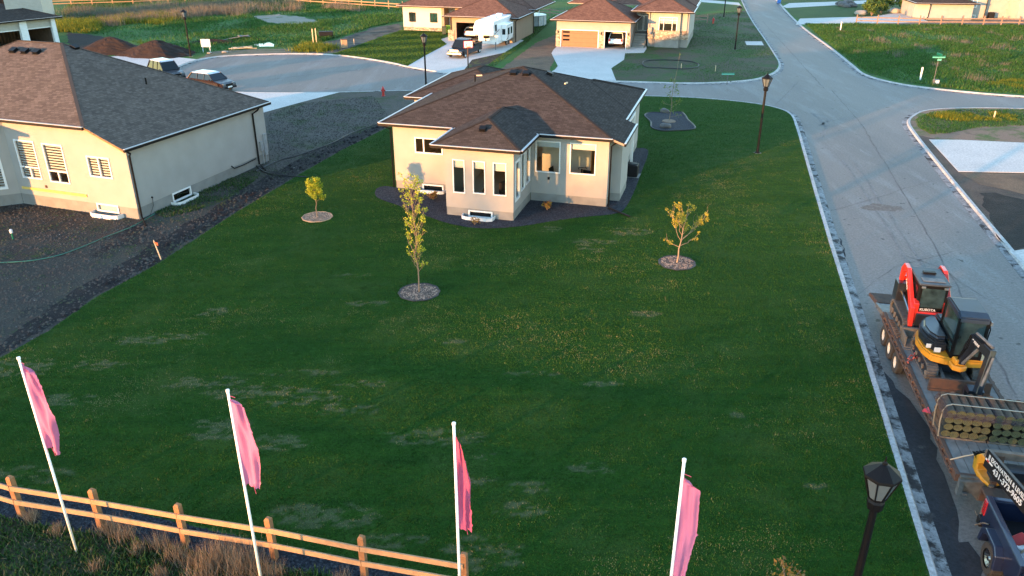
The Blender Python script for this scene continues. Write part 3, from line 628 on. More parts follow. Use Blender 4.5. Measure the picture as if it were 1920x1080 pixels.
downspout(hc,[(5.0,3.25,3.80),(4.75,3.55,3.72),(4.5,3.62,3.5),(4.5,3.6,.15),(4.6,3.3,.08)],.05)
downspout(hc,[(-8.9,3.3,3.85),(-8.42,3.55,3.6),(-8.42,3.55,.1)],.045)
MB().tube([(4.6,3.3,.10),(5.9,2.3,.07)],.05,6).build('downspout_extension',M['dark'],hc)
bC=lambda P,d:basis((P[0],P[1],0),d)
well(hc,bC((-3.78,0),(1,0)),.95,2.75,.06); well(hc,bC((-8.3,3.6),(1,0)),1.45,3.2,.06)
room(hc,-8.15,4.2,3.75,10.2,.7,3.72); room(hc,-3.62,-.16,.16,3.75,.7,3.72,fs=[(4,5,6,7)]); MB().box(-3.9,-3.7,3.7,10.2,.7,3.7).box(.1,3.0,5.9,6.05,.7,3.7).build('partition_wall',M['interior'],hc)
sh=MB().box(4.62,4.76,8.2,8.35,0,3.6).box(4.62,4.76,11,11.15,0,3.6).box(4.32,4.76,8.2,11.2,3.6,3.78); sh.build('porch_post',M['white'],hc)
MB().cbox((4.34+.01,4.2,.5),(0.01,.01,.01)).build('wall_cap',M['stucco'],hc)
MB().box(1.0,1.12,3.54,3.6,1.35,1.5).build('wall_outlet',M['dark'],hc)
# things seen through the glass
def chair(x,y,z,a,lab):
    t=thing('chair',lab,'chair',(0,0,0)); mw=hc_w(x,y); t.location=(mw[0],mw[1],z); t.rotation_euler=(0,0,R(a))
    MB().box(-.26,.26,-.26,.26,.40,.48).build('seat',M['dark'],t,.02); MB().cbox((0,.27,.75),(.52,.07,.55),(R(-10),0,0)).build('backrest',M['dark'],t,.02)
    for sx in(-1,1):
        MB().tube([(sx*.24,-.3,0),(sx*.24,.3,0),(sx*.24,.25,.62),(sx*.24,-.24,.64)],.022,6).build('leg',M['black'],t)
    return t
def hc_w(x,y):
    a=R(-15.8); return (OC[0]+x*COS(a)-y*SIN(a),OC[1]+x*SIN(a)+y*COS(a))
chair(3.1,5.0,.7,150,'black chair seen through the right big window of the cream bungalow')
chair(1.2,4.7,.7,60,'dark chair seen low behind the left big window of the cream bungalow')
t=thing('lamp_globe','round brass globe on a stand inside the middle sun room window','globe',(*hc_w(-1.75,.75),.7)); MB().lathe([(.15,0),(.14,.03),(.02,.05),(.02,.42)],n=12).build('stand',M['rust'],t)
MB().lathe([(.21*SIN(math.pi*i/8),.60-.21*COS(math.pi*i/8)) for i in range(9)],n=14).build('globe',mat('brass',(.35,.17,.06),.3,metal=.6),t,smooth=True)
t=thing('armchair','brown armchair behind the right sun room window','chair',(*hc_w(-.65,1.5),.7),60)
MB().box(-.4,.4,-.4,.4,.1,.45).build('seat',M['rust'],t,.05); MB().box(-.4,.4,.28,.45,.45,1.0).build('backrest',M['rust'],t,.05); MB().box(-.5,-.38,-.4,.4,.1,.65).build('armrest',M['rust'],t,.04); MB().box(.38,.5,-.4,.4,.1,.65).build('armrest',M['rust'],t,.04)
t=thing('exercise_bike','dark exercise bike inside the left big window of the cream bungalow','exercise bike',(*hc_w(2.9,4.5),.7),200)
MB().box(-.25,.25,-.5,-.42,0,.06).box(-.25,.25,.42,.5,0,.06).box(-.04,.04,-.5,.5,.03,.1).bar((0,-.3,.1),(0,-.35,1.05),.07).bar((0,.25,.1),(0,.3,.8),.07).build('frame',M['dark'],t)
MB().lathe([(.24,-.03),(.24,.03)],(0,-.3,.35),16,'X').build('flywheel',M['steel'],t); MB().box(-.09,.09,.18,.42,.8,.86).build('saddle',M['black'],t); MB().tube([(-.25,-.2,1.1),(-.2,-.4,1.12),(.2,-.4,1.12),(.25,-.2,1.1)],.02,6).build('handlebar',M['black'],t)
# ac unit
t=thing('air_conditioner','dark square air conditioner on the right side wall of the cream bungalow','air conditioner',(*hc_w(4.62,9.9),0),-15.8)
MB().box(-.1,.68,-.4,.40,.05,.78).build('casing',M['dark'],t,.03); MB().lathe([(.31,0),(.31,.04),(.1,.06)],(.29,.0,.78),16).build('fan_grille',M['black'],t); MB().box(-.15,.8,-.45,.5,0,.05).build('base_pad',M['concrete'],t)
# gravel bed with black edging
BEDC=[hc_w(*p) for p in smooth([(-8.25,3.6),(-9.1,3.7),(-9.35,3.0),(-8.6,1.6),(-6.6,.55),(-4.7,-.55),(-2.9,-1.35),(-1.2,-1.45),(.6,-.6),(2.2,.75),(3.6,1.75),(5.1,2.7),(5.45,4.0),(5.5,7),(5.4,11),(5.2,16),(4.3,16.5)],4)]+[hc_w(4.3,7),hc_w(4.3,3.7),hc_w(0,3.7),hc_w(-.1,.1),hc_w(-3.7,.1),hc_w(-3.7,3.7)]
BEDS.append(BEDC); poly('gravel_bed',BEDC,.035,M['gravel'],.03)
# ---------------------------------------------------------------- left bungalow
OL=G(262,412)
hl=thing('bungalow','large bungalow at the left edge with striped blinds, standing on bare dark soil','house',(*OL,0),-19)
pL=[(-15,-3.2),(-11.2,-3.0),(-8.15,0),(-2.25,0),(0,0),(0,12),(-20,12)]
SL=dict(slats=1)
wL={1:[(2.0,3.75,.95,3.5,dict(blind=.98,slats=1,w=.12))],
    2:[(.52,1.93,1.59,3.77,dict(blind=.97,slats=1,hm=((.30,(.5,)),))),(2.48,3.89,1.54,3.73,dict(blind=.69,slats=1,hm=((.30,(.5,)),))),(5.39,6.0,.0,.0,None)][:2],
    3:[],4:[(2.67,4.22,.04,.58,dict(w=.08))]}
# the pair window and the basement window straddle the jog vertex: keep the front in one segment with a raked top
pL=[(-11.4,-8.4),(-11.2,-3.0),(-8.15,0),(-3.0,0),(0,0),(0,12),(-20,12)]
wL[2]=[(.52,1.93,1.59,3.77,dict(blind=.97,slats=1,hm=((.30,(.5,)),))),(2.48,3.89,1.54,3.73,dict(blind=.69,slats=1,hm=((.30,(.5,)),)))]
wL[3]=[(.26,1.79,2.14,3.30,dict(blind=.97,slats=1,mull=(.5,))),(.24,1.72,.2,.66,dict(w=.08,blind=.9))]
wL[4]=[]; wL[5]=[]
walls(hl,pL,.62,[4.9,4.9,4.9,4.9,3.85,3.85,3.85],{**{k_:v for k_,v in wL.items() if k_!=4},4:[(2.67,4.22,.08,.62,dict(w=.08,glass='glass'))]},'stucco')
PL=.414
V=[(-9.4,-.5,4.98),(-1.95,-.5,4.98),(.35,-.5,4.0),(.35,12.3,3.86),(-19.5,12.3,3.9),(-19.5,-.5,4.98),(-9.2,6.0,7.95),(-12.5,6.0,7.95)]
roof(hl,V,[(5,1,6,7),(1,2,3,6),(3,4,7,6),(4,5,7)],M['roofC'],[(5,1),(2,3),(3,4)])
MB().add([(-1.95,-.5,4.98),(.35,-.5,4.0),(.35,-.5,3.84),(-1.95,-.5,4.82)],[(0,1,2,3)]).add([(-1.95,-.5,4.83),(.35,-.5,3.85),(.35,0,3.85),(-1.95,0,4.83)],[(0,1,2,3)]).build('rake_board',mat('tan_fascia',(.48,.28,.10),.6),hl,norm=False)
V=[(-20,-8.9,4.94),(-10.9,-8.9,4.94),(-10.9,-3.2,4.94),(-9.4,-.6,4.94),(-20,-.6,4.94)]
roof(hl,V,[(0,1,2,3,4)],M['roofC'],[(0,1),(1,2)])
for i,x in enumerate((-11.9,-11.0,-10.1)): vent(hl,x,5.0,4.98+.457*5.5+.02,0,.457,.5)
vent(hl,-8.55,6.3,4.0+.414*(.35+8.4)+.03,-.414,0,.5)
MB().tube([(-4.0,6.6,5.7),(-4.0,6.6,6.15)],.05,8).build('vent_pipe',M['black'],hl)
downspout(hl,[(.35,-.25,3.82),(.38,-.1,3.7),(.08,.12,3.5),(.07,.12,.25),(.25,-.05,.12)],.05)
downspout(hl,[(.4,11.0,3.72),(.35,10.9,3.6),(.07,10.75,3.4),(.07,10.75,.1)],.055)
MB().tube([(.2,0,.14),(1.05,-.7,.06)],.045,6).build('downspout_extension',M['black'],hl)
MB().tube([(.2,10.7,.1),(1.1,9.9,.05)],.045,6).build('downspout_extension',M['black'],hl)
MB().box(.0,.12,11.1,11.4,.9,1.5).box(.0,.1,11.5,11.8,.5,1.9).tube([(.05,11.3,.0),(.05,11.3,.9)],.03,6).tube([(.05,11.6,0),(.05,11.6,.6)],.03,6).build('utility_meter',M['silver'],hl)
MB().tube([(.06,8.0,.75),(.1,8.2,.55),(.06,9.2,.5),(.06,10.5,.55)],.035,6).build('gas_pipe',M['dark'],hl)
MB().lathe([(.05,0),(.05,.06)],(0,1.15,.9),8,'X').tube([(.04,1.15,.88),(.05,1.1,.45),(.1,.7,.05)],.012,5).build('wall_tap',M['dark'],hl)
MB().box(-6.15,-6.03,-.04,0,1.15,1.3).build('wall_outlet',M['rust'],hl)
MB().box(-7.9,-3.3,-.05,0,.92,1.06).build('ledger_board',mat('ledger_wood',(.62,.42,.10),.7),hl)
well(hl,basis((-3,0,0),(1,0)),.0,1.95,.08); well(hl,basis((0,0,0),(0,1)),2.5,4.4,.02)
room(hl,-7.9,-.2,.3,9,.8,3.75)
# ---------------------------------------------------------------- house with the white camper
O4=G(853,74)
h4=thing('house','cream house with tan double garage behind the white camper trailer','house',(*O4,0),-15.8)
walls(h4,[(-10,15),(-10,6.8),(-4.3,6.8),(-4.3,8.6),(-.5,8.6)],.45,3.25,{1:[(.9,1.9,1.15,2.4,dict(frame='dark',mull=(.5,))),(4.0,5.1,1.15,2.4,dict(frame='dark',mull=(.5,)))],3:[(1.2,2.2,.5,2.6,None)]},'stucco_pale','stone')
walls(h4,[(-.5,8.6),(-.5,-.2),(.3,-.9),(8.3,-.9),(8.3,8.6)],.02,2.98,{2:[(.25,4.9,.03,2.25,None)]},'stucco_tan',foundation=False,name='garage_wall')
MB().box(-.56,.26,-.96,-.86,0,1.3).build('stone_pier',M['stone'],h4)
hip(h4,-1.05,8.95,-1.5,8.7,3.05,.42,M['roofB'],'nrl'); hip(h4,-10.6,9.2,6.2,17.5,3.3,.40,M['roofB'],'nrl')
hip(h4,-4.9,-.2,6.9,12,3.2,.4,M['roofB'],'',gutter=False)
MB().box(-4.3,-3.9,6.75,8.6,.3,3.1).box(-2.9,-2.4,8.5,8.62,.3,2.9).build('porch_column',M['stucco_tan'],h4)
MB().box(-3.2,-2.2,8.54,8.58,.5,2.6).build('door',M['doorgrey'],h4)
room(h4,-.3,8.1,-.7,7.5,.03,2.9,'roomdark','concrete','garage_interior')
MB().box(.4,.9,4.5,7.3,.05,2.0).box(1.2,2.0,6.6,7.3,.05,1.7).box(3.2,4.3,6.7,7.3,.05,2.1).box(4.6,5.2,5.8,7.2,.05,1.2).build('storage_shelf',M['mud'],h4)
downspout(h4,[(8.8,-1.2,2.9),(8.42,-.8,2.6),(8.42,-.8,.1)],.06); downspout(h4,[(8.42,8.2,2.9),(8.42,8.2,.1)],.06)
# ---------------------------------------------------------------- house with stone piers
O5=G(1043,87)
h5=thing('house','tan house with orange shingle roof, brown garage door, stone piers and front steps','house',(*O5,0),-15.4)
walls(h5,[(0,9),(0,0),(9,0),(9,5.2)],.02,3.2,{1:[(.62,5.11,.03,1.98,None),(5.95,8.5,.03,1.98,None)]},'stucco',foundation=False,name='garage_wall')
MB().box(.62,5.11,.10,.14,.03,1.98).build('garage_door',M['doorpanel'],h5)
MB().box(.78,1.62,.085,.10,.72,.94).box(.78,1.62,.085,.10,1.18,1.40).box(.78,1.62,.085,.10,1.64,1.84).build('garage_door_window',M['glassdark'],h5)
for a,b in((-.06,.5),(5.25,5.85),(8.6,9.06)): MB().box(a,b,-.09,.06,.0,1.95).build('stone_pier',M['stone'],h5)
tr=MB()
for a,b in((.5,5.23),(5.87,8.6)): tr.box(a,a+.1,-.04,.1,0,2.06); tr.box(b-.1,b,-.04,.1,0,2.06); tr.box(a,b,-.045,.1,1.98,2.08)
tr.build('door_trim',M['white'],h5)
for x in(.22,5.55,8.83): MB().box(x-.06,x+.06,-.2,-.09,1.62,1.9).build('wall_lamp',M['black'],h5)
room(h5,5.4,8.8,.15,7,.03,2.6,'roomdark','concrete','garage_interior')
walls(h5,[(9,5.2),(10.75,5.2),(10.75,3.0),(11.7,3.0),(11.7,2.6),(14.6,2.6),(14.6,3.0),(15.6,3.0),(15.6,14)],.95,4.2,{0:[(.1,1.5,1.45,3.6,None)],4:[(.35,2.55,1.85,3.55,dict(mull=(.27,.73),hm=((.8,()),),blind=.45,w=.09))]},'stucco_grey')
MB().box(9.1,10.55,5.1,5.14,1.45,3.6).build('door',M['doorgrey'],h5); dm=MB()
for a,b in((9.2,9.85),(9.98,10.45)):
    for q in(a,b): dm.box(q-.03,q+.03,5.06,5.1,1.6,3.4)
    dm.box(a,b,5.06,5.1,1.57,1.63); dm.box(a,b,5.06,5.1,3.37,3.43)
dm.build('door_trim',M['silver'],h5)
for a,b,y in((10.72,11.68,2.93),(11.66,14.64,2.53),(14.62,15.65,2.93)): MB().box(a,b,y,y+.06,.95,2.0).build('stone_skirt',M['stone'],h5)
MB().box(10.9,11.25,2.6,2.9,1.5,2.3).build('mailbox',M['stucco'],h5)
st=MB()
for i in range(6): st.box(9.05,10.6,1.6+i*.42,5.15,i*.235 if i else 0,(i+1)*.235)
st.build('front_steps',M['concrete'],h5)
MB().tube([(10.62,1.7,0),(10.62,1.7,.9),(10.62,3.9,2.1),(10.62,3.9,1.3)],.03,6).tube([(9.0,1.7,0),(9.0,1.7,.9),(9.0,3.9,2.1)],.03,6).build('handrail',M['black'],h5)
hip(h5,-.6,9.55,-.7,9.4,3.22,.46,M['roofB'],'nrl'); hip(h5,8.75,16.1,2.1,15,4.2,.40,M['roofB'],'nrl')
hip(h5,-.4,16,8.5,17,4.3,.45,M['roofB'],'rl')
room(h5,10.9,15.4,2.8,8,1.2,4.0)
# ---------------------------------------------------------------- house top right
O6=G(1738,37)
h6=thing('house','low beige house with angled garage doors beyond the far post fence, top right','house',(*O6,0),-8)
walls(h6,[(-1.4,9),(-1.4,2.4),(0,0),(6.4,.2),(6.4,2.6),(9.2,2.8),(9.2,3.6),(12.6,3.6),(13.4,1.6),(24,1.8)],.12,[2.35,2.35,2.35,2.35,2.35,5.6,5.6,5.6,5.6,5.6],{},'stucco_grey')
hip(h6,-2.1,6.9,-.5,9.5,2.45,.30,M['roofA'],'nrl'); hip(h6,6.0,24.5,2.2,13,5.6,.40,M['roofA'],'nrl')
Mx=basis((0,0,0),(-1.4,2.4)); 
MB().add([(.15,-.03,.05),(1.2,-.03,.05),(1.2,-.03,2.0),(.15,-.03,2.0)],[(0,1,2,3)],Mx).add([(1.5,-.03,.05),(2.6,-.03,.05),(2.6,-.03,2.0),(1.5,-.03,2.0)],[(0,1,2,3)],Mx).build('garage_door',M['sidegrey'],h6,norm=False)
Mx=basis((-1.4,9),(0,-1)); MB().box(.6,3.0,-.03,0,.05,2.0,Mx).box(3.6,6.2,-.03,0,.05,2.0,Mx).build('garage_door',M['sidegrey'],h6)
Mx=basis((6.4,2.6),(2.8,.2)); window(h6,Mx,.6,1.35,1.6,4.2,hm=((.72,()),),glass='glassdark',w=.12); window(h6,Mx,-.2,1.5,.0,.55,glass='glassdark',w=.1)
Mx=basis((9.2,3.6),(1,0))
for x in(.4,1.4,2.4): window(h6,Mx,x,x+.3,3.6,3.85,glass='glassdark',w=.04)
downspout(h6,[(-.1,-.4,2.3),(.1,-.15,2.0),(.0,-.15,.4),(-.5,-.6,.05)],.06); downspout(h6,[(9.15,2.6,5.4),(9.1,2.6,.1)],.06)
def ofs(O,yaw,x,y):
    a=R(-yaw); return (O[0]+x*COS(a)-y*SIN(a),O[1]+x*SIN(a)+y*COS(a))
t=thing('air_conditioner','dark air conditioner standing by the beige wall of the top right house','air conditioner',(*ofs(O6,8,10.1,2.6),0),-8)
MB().box(-.4,.4,-.4,.4,.05,.95).build('casing',M['dark'],t,.03); MB().lathe([(.3,0),(.3,.04)],(0,0,.95),12).build('fan_grille',M['black'],t)
# ---------------------------------------------------------------- top left houses
h1=thing('house','unfinished grey sided house with white garage columns and a navy roof, top left','house',(-56.3,103.2,0),57)
walls(h1,[(0,0),(0,9)],.0,3.35,{},'sidegrey',foundation=False)
MB().box(-3.4,-.2,-.03,.0,2.3,3.35).box(-8.2,-4.2,-.03,0,2.3,3.35).box(-12.2,-9.0,-.03,0,2.3,3.35).build('gable_siding',M['sidegrey'],h1)
for x in(-.25,-3.9,-8.6): MB().box(x-(.25 if x>-1 else .42),x+(.25 if x>-1 else .42),-.3,.15,0,3.35).build('garage_column',M['sidewhite'],h1)
MB().box(-3.55,-.4,-.06,.0,2.22,2.32).box(-8.2,-4.2,-.06,.0,2.22,2.32).build('door_trim',M['white'],h1)
hip(h1,-14,.7,-.7,9.5,3.4,.36,M['roofA'],'nrl')
o=room(h1,-12,-.2,.1,7,.02,3.0,'roomdark','concrete','garage_interior'); st_=MB()
for i in range(16): st_.box(-.6-i*.42,-.52-i*.42,6.6,6.9,.05,2.9)
st_.box(-7.1,-.5,6.6,6.92,2.85,2.9).build('wall_studs',M['door'],h1); MB().box(-3.2,-2.2,2.5,4.5,.05,.7).build('stacked_lumber',M['door'],h1)
wv=walls(h1,[(-4.2,2.2),(1.5e-1,2.2)],3.4,6.0,{},'sidegrey',foundation=False,name='upper_wall')
h0=thing('house','white two storey house with grey side wall behind the navy roof, top left corner','house',(-70.2,123.6,0),12)
walls(h0,[(-14,0),(0,0)],.4,7.0,{0:[(9.2,11.6,2.7,4.6,dict(frame='dark',glass='glassdark',w=.12,mull=(.5,)))]},'sidewhite'); walls(h0,[(0,0),(0,10)],.4,7.0,{},'sidegrey')
hip(h0,-14.6,.6,-.6,10.6,7.0,.4,M['roofA'],'nrl')
# ================================================================== GRASS AND WEEDS
def bd(X,Y): return FAR(X,Y)*(1-.6*bare(X,Y))*(.55+.6*vnoise(X,Y,.25,40))
def lt(X,Y,r):
    n=vnoise(X,Y,3.2,21)*.4+vnoise(X,Y,.8,22)*.3+vnoise(X,Y,.22,23)*.3; t=-.24+.85*n+.50*r.rand(len(X))+.28*vnoise(X*.25+Y*.06,(Y-X*.25)*2.6,1.,45); t+=(r.rand(len(X))<.12*np.clip(n*2.2-.9,0,1))*.3+np.where(bare(X,Y)>.15,.3*r.rand(len(X))+.25,0); return t
GRASSX=[BEDC,[hc_w(*p) for p in ((-8.4,3.5),(4.4,3.5),(5,16),(-8.4,16))],[hc_w(*p) for p in ((-3.8,-.05),(.05,-.05),(.05,4),(-3.8,4))]]
RINGS=[(G(595,408),.78,'pale'),(G(786,549),.86,'dark'),(G(1269,494),.83,'dark')]
def circ(c,r,n=28,sx=1): return [(c[0]+r*COS(2*math.pi*i/n)*(1+.03*SIN(i*2.1)),c[1]+r*SIN(2*math.pi*i/n)*(1+.03*COS(i*1.7))) for i in range(n)]
ISL=[]
for p in smooth(GL((1209,217),(1222,212),(1245,213),(1275,211),(1285,218),(1290,226),(1303,239),(1296,244),(1265,246),(1240,246),(1222,240),(1220,229)),4,True): ISL.append(p)
GRASSX+=[circ(c,r) for c,r,k in RINGS]+[ISL]
blades('grass',LAWN,1350000,.065,.024,m_blade,'dense mown grass blades of the big lawn','grass',dens=bd,excl=GRASSX,z=.012,lean=.8,tint=lt,seed=3,clump=lambda X,Y:.65+.6*vnoise(X,Y,.3,44))
m_weed=leafmat('weeds',[(0,(.010,.035,.006)),(.55,(.024,.072,.013)),(.8,(.05,.10,.02)),(1,(.14,.12,.07))])
m_dry=leafmat('dry_grass',[(0,(.11,.08,.055)),(.5,(.17,.13,.09)),(1,(.26,.21,.15))])
m_dryg=leafmat('grey_dry_grass',[(0,(.09,.08,.07)),(.6,(.15,.135,.115)),(1,(.11,.13,.06))])
m_mead=leafmat('meadow_blades',[(0,(.014,.05,.008)),(.45,(.03,.095,.014)),(.8,(.05,.14,.02)),(1,(.12,.13,.06))])
m_yel=leafmat('yellow_weeds',[(0,(.04,.08,.01)),(.5,(.10,.13,.012)),(1,(.24,.21,.015))])
blades('weeds',NEARW,70000,.22,.05,m_weed,'leafy green weeds in front of the timber rail fence','weeds',z=.01,lean=1.1,clump=lambda X,Y:.35+1.1*vnoise(X,Y,.7,5),seed=4)
def tufts(name,spots,mt,label,cat,n=140,h=.7,r=.28,wd=.016,lean=.6,seed=5,z=.01):
    rr=np.random.RandomState(seed); X=[];Y=[];K=[]
    for x,y,s in spots:
        X.append(x+rr.randn(n)*r*s);Y.append(y+rr.randn(n)*r*s);K.append(np.full(n,s))
    X=np.concatenate(X);Y=np.concatenate(Y);K=np.concatenate(K);N=len(X); H=h*K*(.45+.75*rr.rand(N)); a=rr.rand(N)*6.28;l=rr.rand(N)*6.28; L=H*lean*rr.rand(N); W=wd*(.6+.8*rr.rand(N))/2
    V=np.zeros((N,3,3)); zz=np.full(N,z); V[:,0]=np.stack([X-np.cos(a)*W,Y-np.sin(a)*W,zz],1);V[:,1]=np.stack([X+np.cos(a)*W,Y+np.sin(a)*W,zz],1);V[:,2]=np.stack([X+np.cos(l)*L,Y+np.sin(l)*L,zz+H],1)
    return tag(npmesh(name,V.reshape(-1,3),np.arange(N*3).reshape(-1,3),mt,attr={'tint':np.repeat(rr.rand(N),3)}),label,cat,kind='stuff')
sp=[(*G(a,b),s) for a,b,s in ((60,975,.6),(110,1000,.5),(205,1000,.8),(235,1010,.9),(260,1040,.6),(300,1030,.8),(330,1050,.9),(365,1060,.8),(395,1065,1.2),(420,1050,1.1),(440,1075,1.3),(465,1060,1.1),(490,1085,1.0),(520,1080,.7),(380,1095,1.0),(300,1085,.6),(640,1100,.7),(180,1070,.5),(560,1120,.8))]
tufts('dry_grass',sp,m_dry,'tan dry grass tufts in front of the timber rail fence','dry grass',n=230,h=.62,r=.17,wd=.013,seed=6)
# left meadow
MEAD=GL((125,60),(200,66),(300,92),(372,101),(480,90),(560,88),(640,70),(700,50),(755,40),(755,12),(560,-6),(440,-8),(140,2),(118,20))
EXM=[GL((560,100),(590,85),(640,72),(700,50),(760,40),(760,60),(710,72),(680,86),(640,100),(610,103)),GL((470,30),(520,26),(578,32),(602,42),(560,47),(500,43)),GL((474,84),(505,78),(522,83),(514,89),(486,90))]
blades('meadow_grass',MEAD,240000,.42,.085,m_mead,'green meadow grass beyond the turning circle','meadow grass',z=0,lean=1.2,clump=lambda X,Y:.25+1.3*vnoise(X,Y,3.5,7),dens=lambda X,Y:np.clip(vnoise(X,Y,6,8)*1.7-.1,.1,1),seed=8,excl=EXM)
rr=np.random.RandomState(4)
def band(x0,y0,x1,y1,n,sp): return [(*G(x0+(x1-x0)*t+rr.randn()*6,y0+(y1-y0)*t+rr.randn()*sp),.7+.6*rr.rand()) for t in rr.rand(n)]
tufts('dry_grass',band(190,47,330,33,22,3)+band(330,33,460,22,26,3)+band(440,24,640,14,12,3)+band(640,18,700,20,4,2),m_dry,'band of orange dry reed clumps across the left meadow','dry grass',n=110,h=1.25,r=.7,wd=.045,seed=9)
tufts('grey_grass',band(125,30,400,14,75,7)+band(380,12,560,6,26,4),m_dryg,'greyish dead grass along the far fence of the left meadow','dead grass',n=120,h=1.0,r=1.2,wd=.045,seed=10)
tufts('yellow_weeds',band(118,50,175,50,26,5)+band(170,46,330,36,14,3)+[(*G(a,b),.8) for a,b in ((568,95),(580,92),(592,92),(605,90),(585,87),(598,95),(612,92))],m_yel,'yellow flowering weeds by the white garage column and the survey stakes','yellow weeds',n=420,h=.75,r=.85,wd=.08,lean=1,seed=11)
# right field
FLD=[p for p in K3 if p[1]<112 and p[1]>72]+GL((2050,186),(2050,48),(1605,46),(1520,46))
FLDp=GL((1515,50),(1560,86),(1600,118),(1628,137),(1682,152),(1752,162),(1842,171),(1925,177),(2050,187),(2050,48),(1605,45),(1508,45))
blades('field_grass',FLDp,330000,.34,.075,m_mead,'bright green field grass of the empty corner lot','field grass',z=0,lean=1.1,clump=lambda X,Y:.3+1.1*vnoise(X,Y,2.5,12),dens=lambda X,Y:np.clip(vnoise(X,Y,5,13)*1.3+.1,.2,1),seed=13)
FC=[(*G(1500+rr.rand()*430,52+rr.rand()**1.2*95),.3+.5*rr.rand()) for i in range(60)]; FC=[p for p in FC if inpoly(np.array([p[0]-.8,p[0]-2]),np.array([p[1]-.8,p[1]]),FLDp).all()]
tufts('dry_grass',FC+[(*G(a,b),1.2) for a,b in((1645,78),(1655,82),(1775,75),(1808,84),(1865,93),(1880,90),(1905,75),(1690,70),(1680,104),(1822,150),(1838,152))],m_dryg,'pinkish dry tufts scattered over the empty corner field','dry grass',n=70,h=.62,r=.5,wd=.035,seed=14)
tufts('yellow_weeds',[(*G(1850+rr.rand()*90,165-rr.rand()*14),.6) for i in range(18)]+[(*G(1745+rr.rand()*170,214+rr.rand()*12),.5) for i in range(16)]+[(*G(1775+rr.randn()*10,219+rr.randn()*4),.8) for i in range(9)],m_yel,'yellow green weeds on both sides of the side street kerbs','yellow weeds',n=200,h=.42,r=.5,wd=.05,lean=1,seed=15)
VERG=[]+GL((1745,258),(1800,240),(1925,238),(2000,238),(1960,208))
blades('verge_grass',GL((1716,226),(1724,219),(1748,210),(1800,205.5),(1900,206),(2000,208),(2000,236),(1900,236),(1830,240),(1780,250),(1745,252),(1722,240)),26000,.16,.04,m_mead,'long grass strip at the corner of the side street','verge grass',z=.01,lean=1,clump=lambda X,Y:.3+1.1*vnoise(X,Y,2,12),seed=16)
m_lb=leafmat('sunlit_tint_blades',[(0,(.02,.06,.008)),(.6,(.05,.11,.012)),(1,(.10,.15,.02))])  # brighter, yellower than the big lawn blades: sunlight put into the colour
blades('grass',LAWN4,45000,.12,.07,m_lb,'sunlit mown grass in front of the cream camper house','grass',z=.01,lean=.9,tint=lambda X,Y,r:.35+.35*np.clip(np.sin(Y*1.15-X*.35)*1.5,-1,1)+.3*r.rand(len(X))-.1,seed=41)
blades('grass',LAWN4R,30000,.12,.07,m_lb,'mown grass strip right of the camper house garage','grass',z=.01,lean=.9,seed=42)
# patchy growth
blades('weeds',YARD5,90000,.09,.05,m_mead,'low weeds over the unfinished yard of the house with stone piers','weeds',z=.01,lean=1.4,dens=lambda X,Y:np.clip(vnoise(X,Y,4,17)*2.2-.5,0.05,1),seed=17,excl=[GL((1394,77),(1431,77),(1435,86),(1397,85.5))])
SOIL=GL((0,672),(90,621),(180,558),(300,492),(440,400),(560,328),(640,270),(735,225),(700,180),(560,195),(500,215),(490,310),(262,415),(35,380),(0,392),(-60,700))
blades('weeds',SOIL,45000,.05,.03,m_mead,'sparse weeds over the bare soil around the left bungalow','weeds',z=.01,lean=1.5,dens=lambda X,Y:np.clip(vnoise(X,Y,1.6,18)*3.2-1.9,0.01,1),seed=18)
blades('grass_patch',GL((290,400),(330,368),(370,350),(440,332),(482,318),(490,330),(470,345),(430,372),(370,395),(310,410)),14000,.13,.04,m_weed,'green grass strip along the right wall of the left bungalow','grass',z=.01,lean=1,dens=lambda X,Y:np.clip(vnoise(X,Y,.9,19)*1.6,0.1,1),seed=19)
# clods and pebbles on the bare soil
def clods(name,pts,n,s,mt,label,cat,dens=None,seed=1,z=0):
    r=np.random.RandomState(seed); X0=min(p[0] for p in pts);X1=max(p[0] for p in pts);Y0=min(p[1] for p in pts);Y1=max(p[1] for p in pts)
    X=r.uniform(X0,X1,n);Y=r.uniform(Y0,Y1,n);k=inpoly(X,Y,pts)
    if dens is not None: k&=r.rand(n)<dens(X,Y)
    X=X[k];Y=Y[k];N=len(X); S_=s*(.3+r.rand(N)**3*1.6)
    base=np.array([(1,0,0),(0,1,0),(-1,0,0),(0,-1,0),(0,0,.8)],float); V=np.zeros((N,5,3)); a=r.rand(N)*6.28
    for i in range(5):
        q=base[i]; j=.7+.6*r.rand(N); V[:,i,0]=X+(q[0]*np.cos(a)-q[1]*np.sin(a))*S_*j; V[:,i,1]=Y+(q[0]*np.sin(a)+q[1]*np.cos(a))*S_*j; V[:,i,2]=z+q[2]*S_*j
    f=np.array([(0,1,4),(1,2,4),(2,3,4),(3,0,4)]); F=(np.arange(N)[:,None,None]*5+f[None]).reshape(-1,3)
    return tag(npmesh(name,V.reshape(-1,3),F,mt),label,cat,kind='stuff')
clods('soil_clods',SOIL,60000,.055,m_soil2,'loose clods and pebbles on the dark soil left of the lawn','soil clods',seed=20)
clods('black_clods',GL((735,233),(560,325),(300,488),(90,616),(0,668),(-40,680),(100,600),(250,500),(430,380),(560,300),(700,240)),7000,.09,m_darksoil,'black soil clods along the left edge of the lawn','soil clods',seed=21)
clods('gravel_stones',grav,60000,.028,M['gravel'],'dark blue gravel behind the timber rail fence','gravel',seed=22,z=.01)
clods('gravel_stones',BEDC,26000,.03,M['gravel'],'dark gravel around the cream bungalow','gravel',seed=23,z=.03,dens=lambda X,Y:(~inpoly(X,Y,[hc_w(*p) for p in ((-8.4,3.5),(4.4,3.5),(5,16),(-8.4,16))])).astype(float))
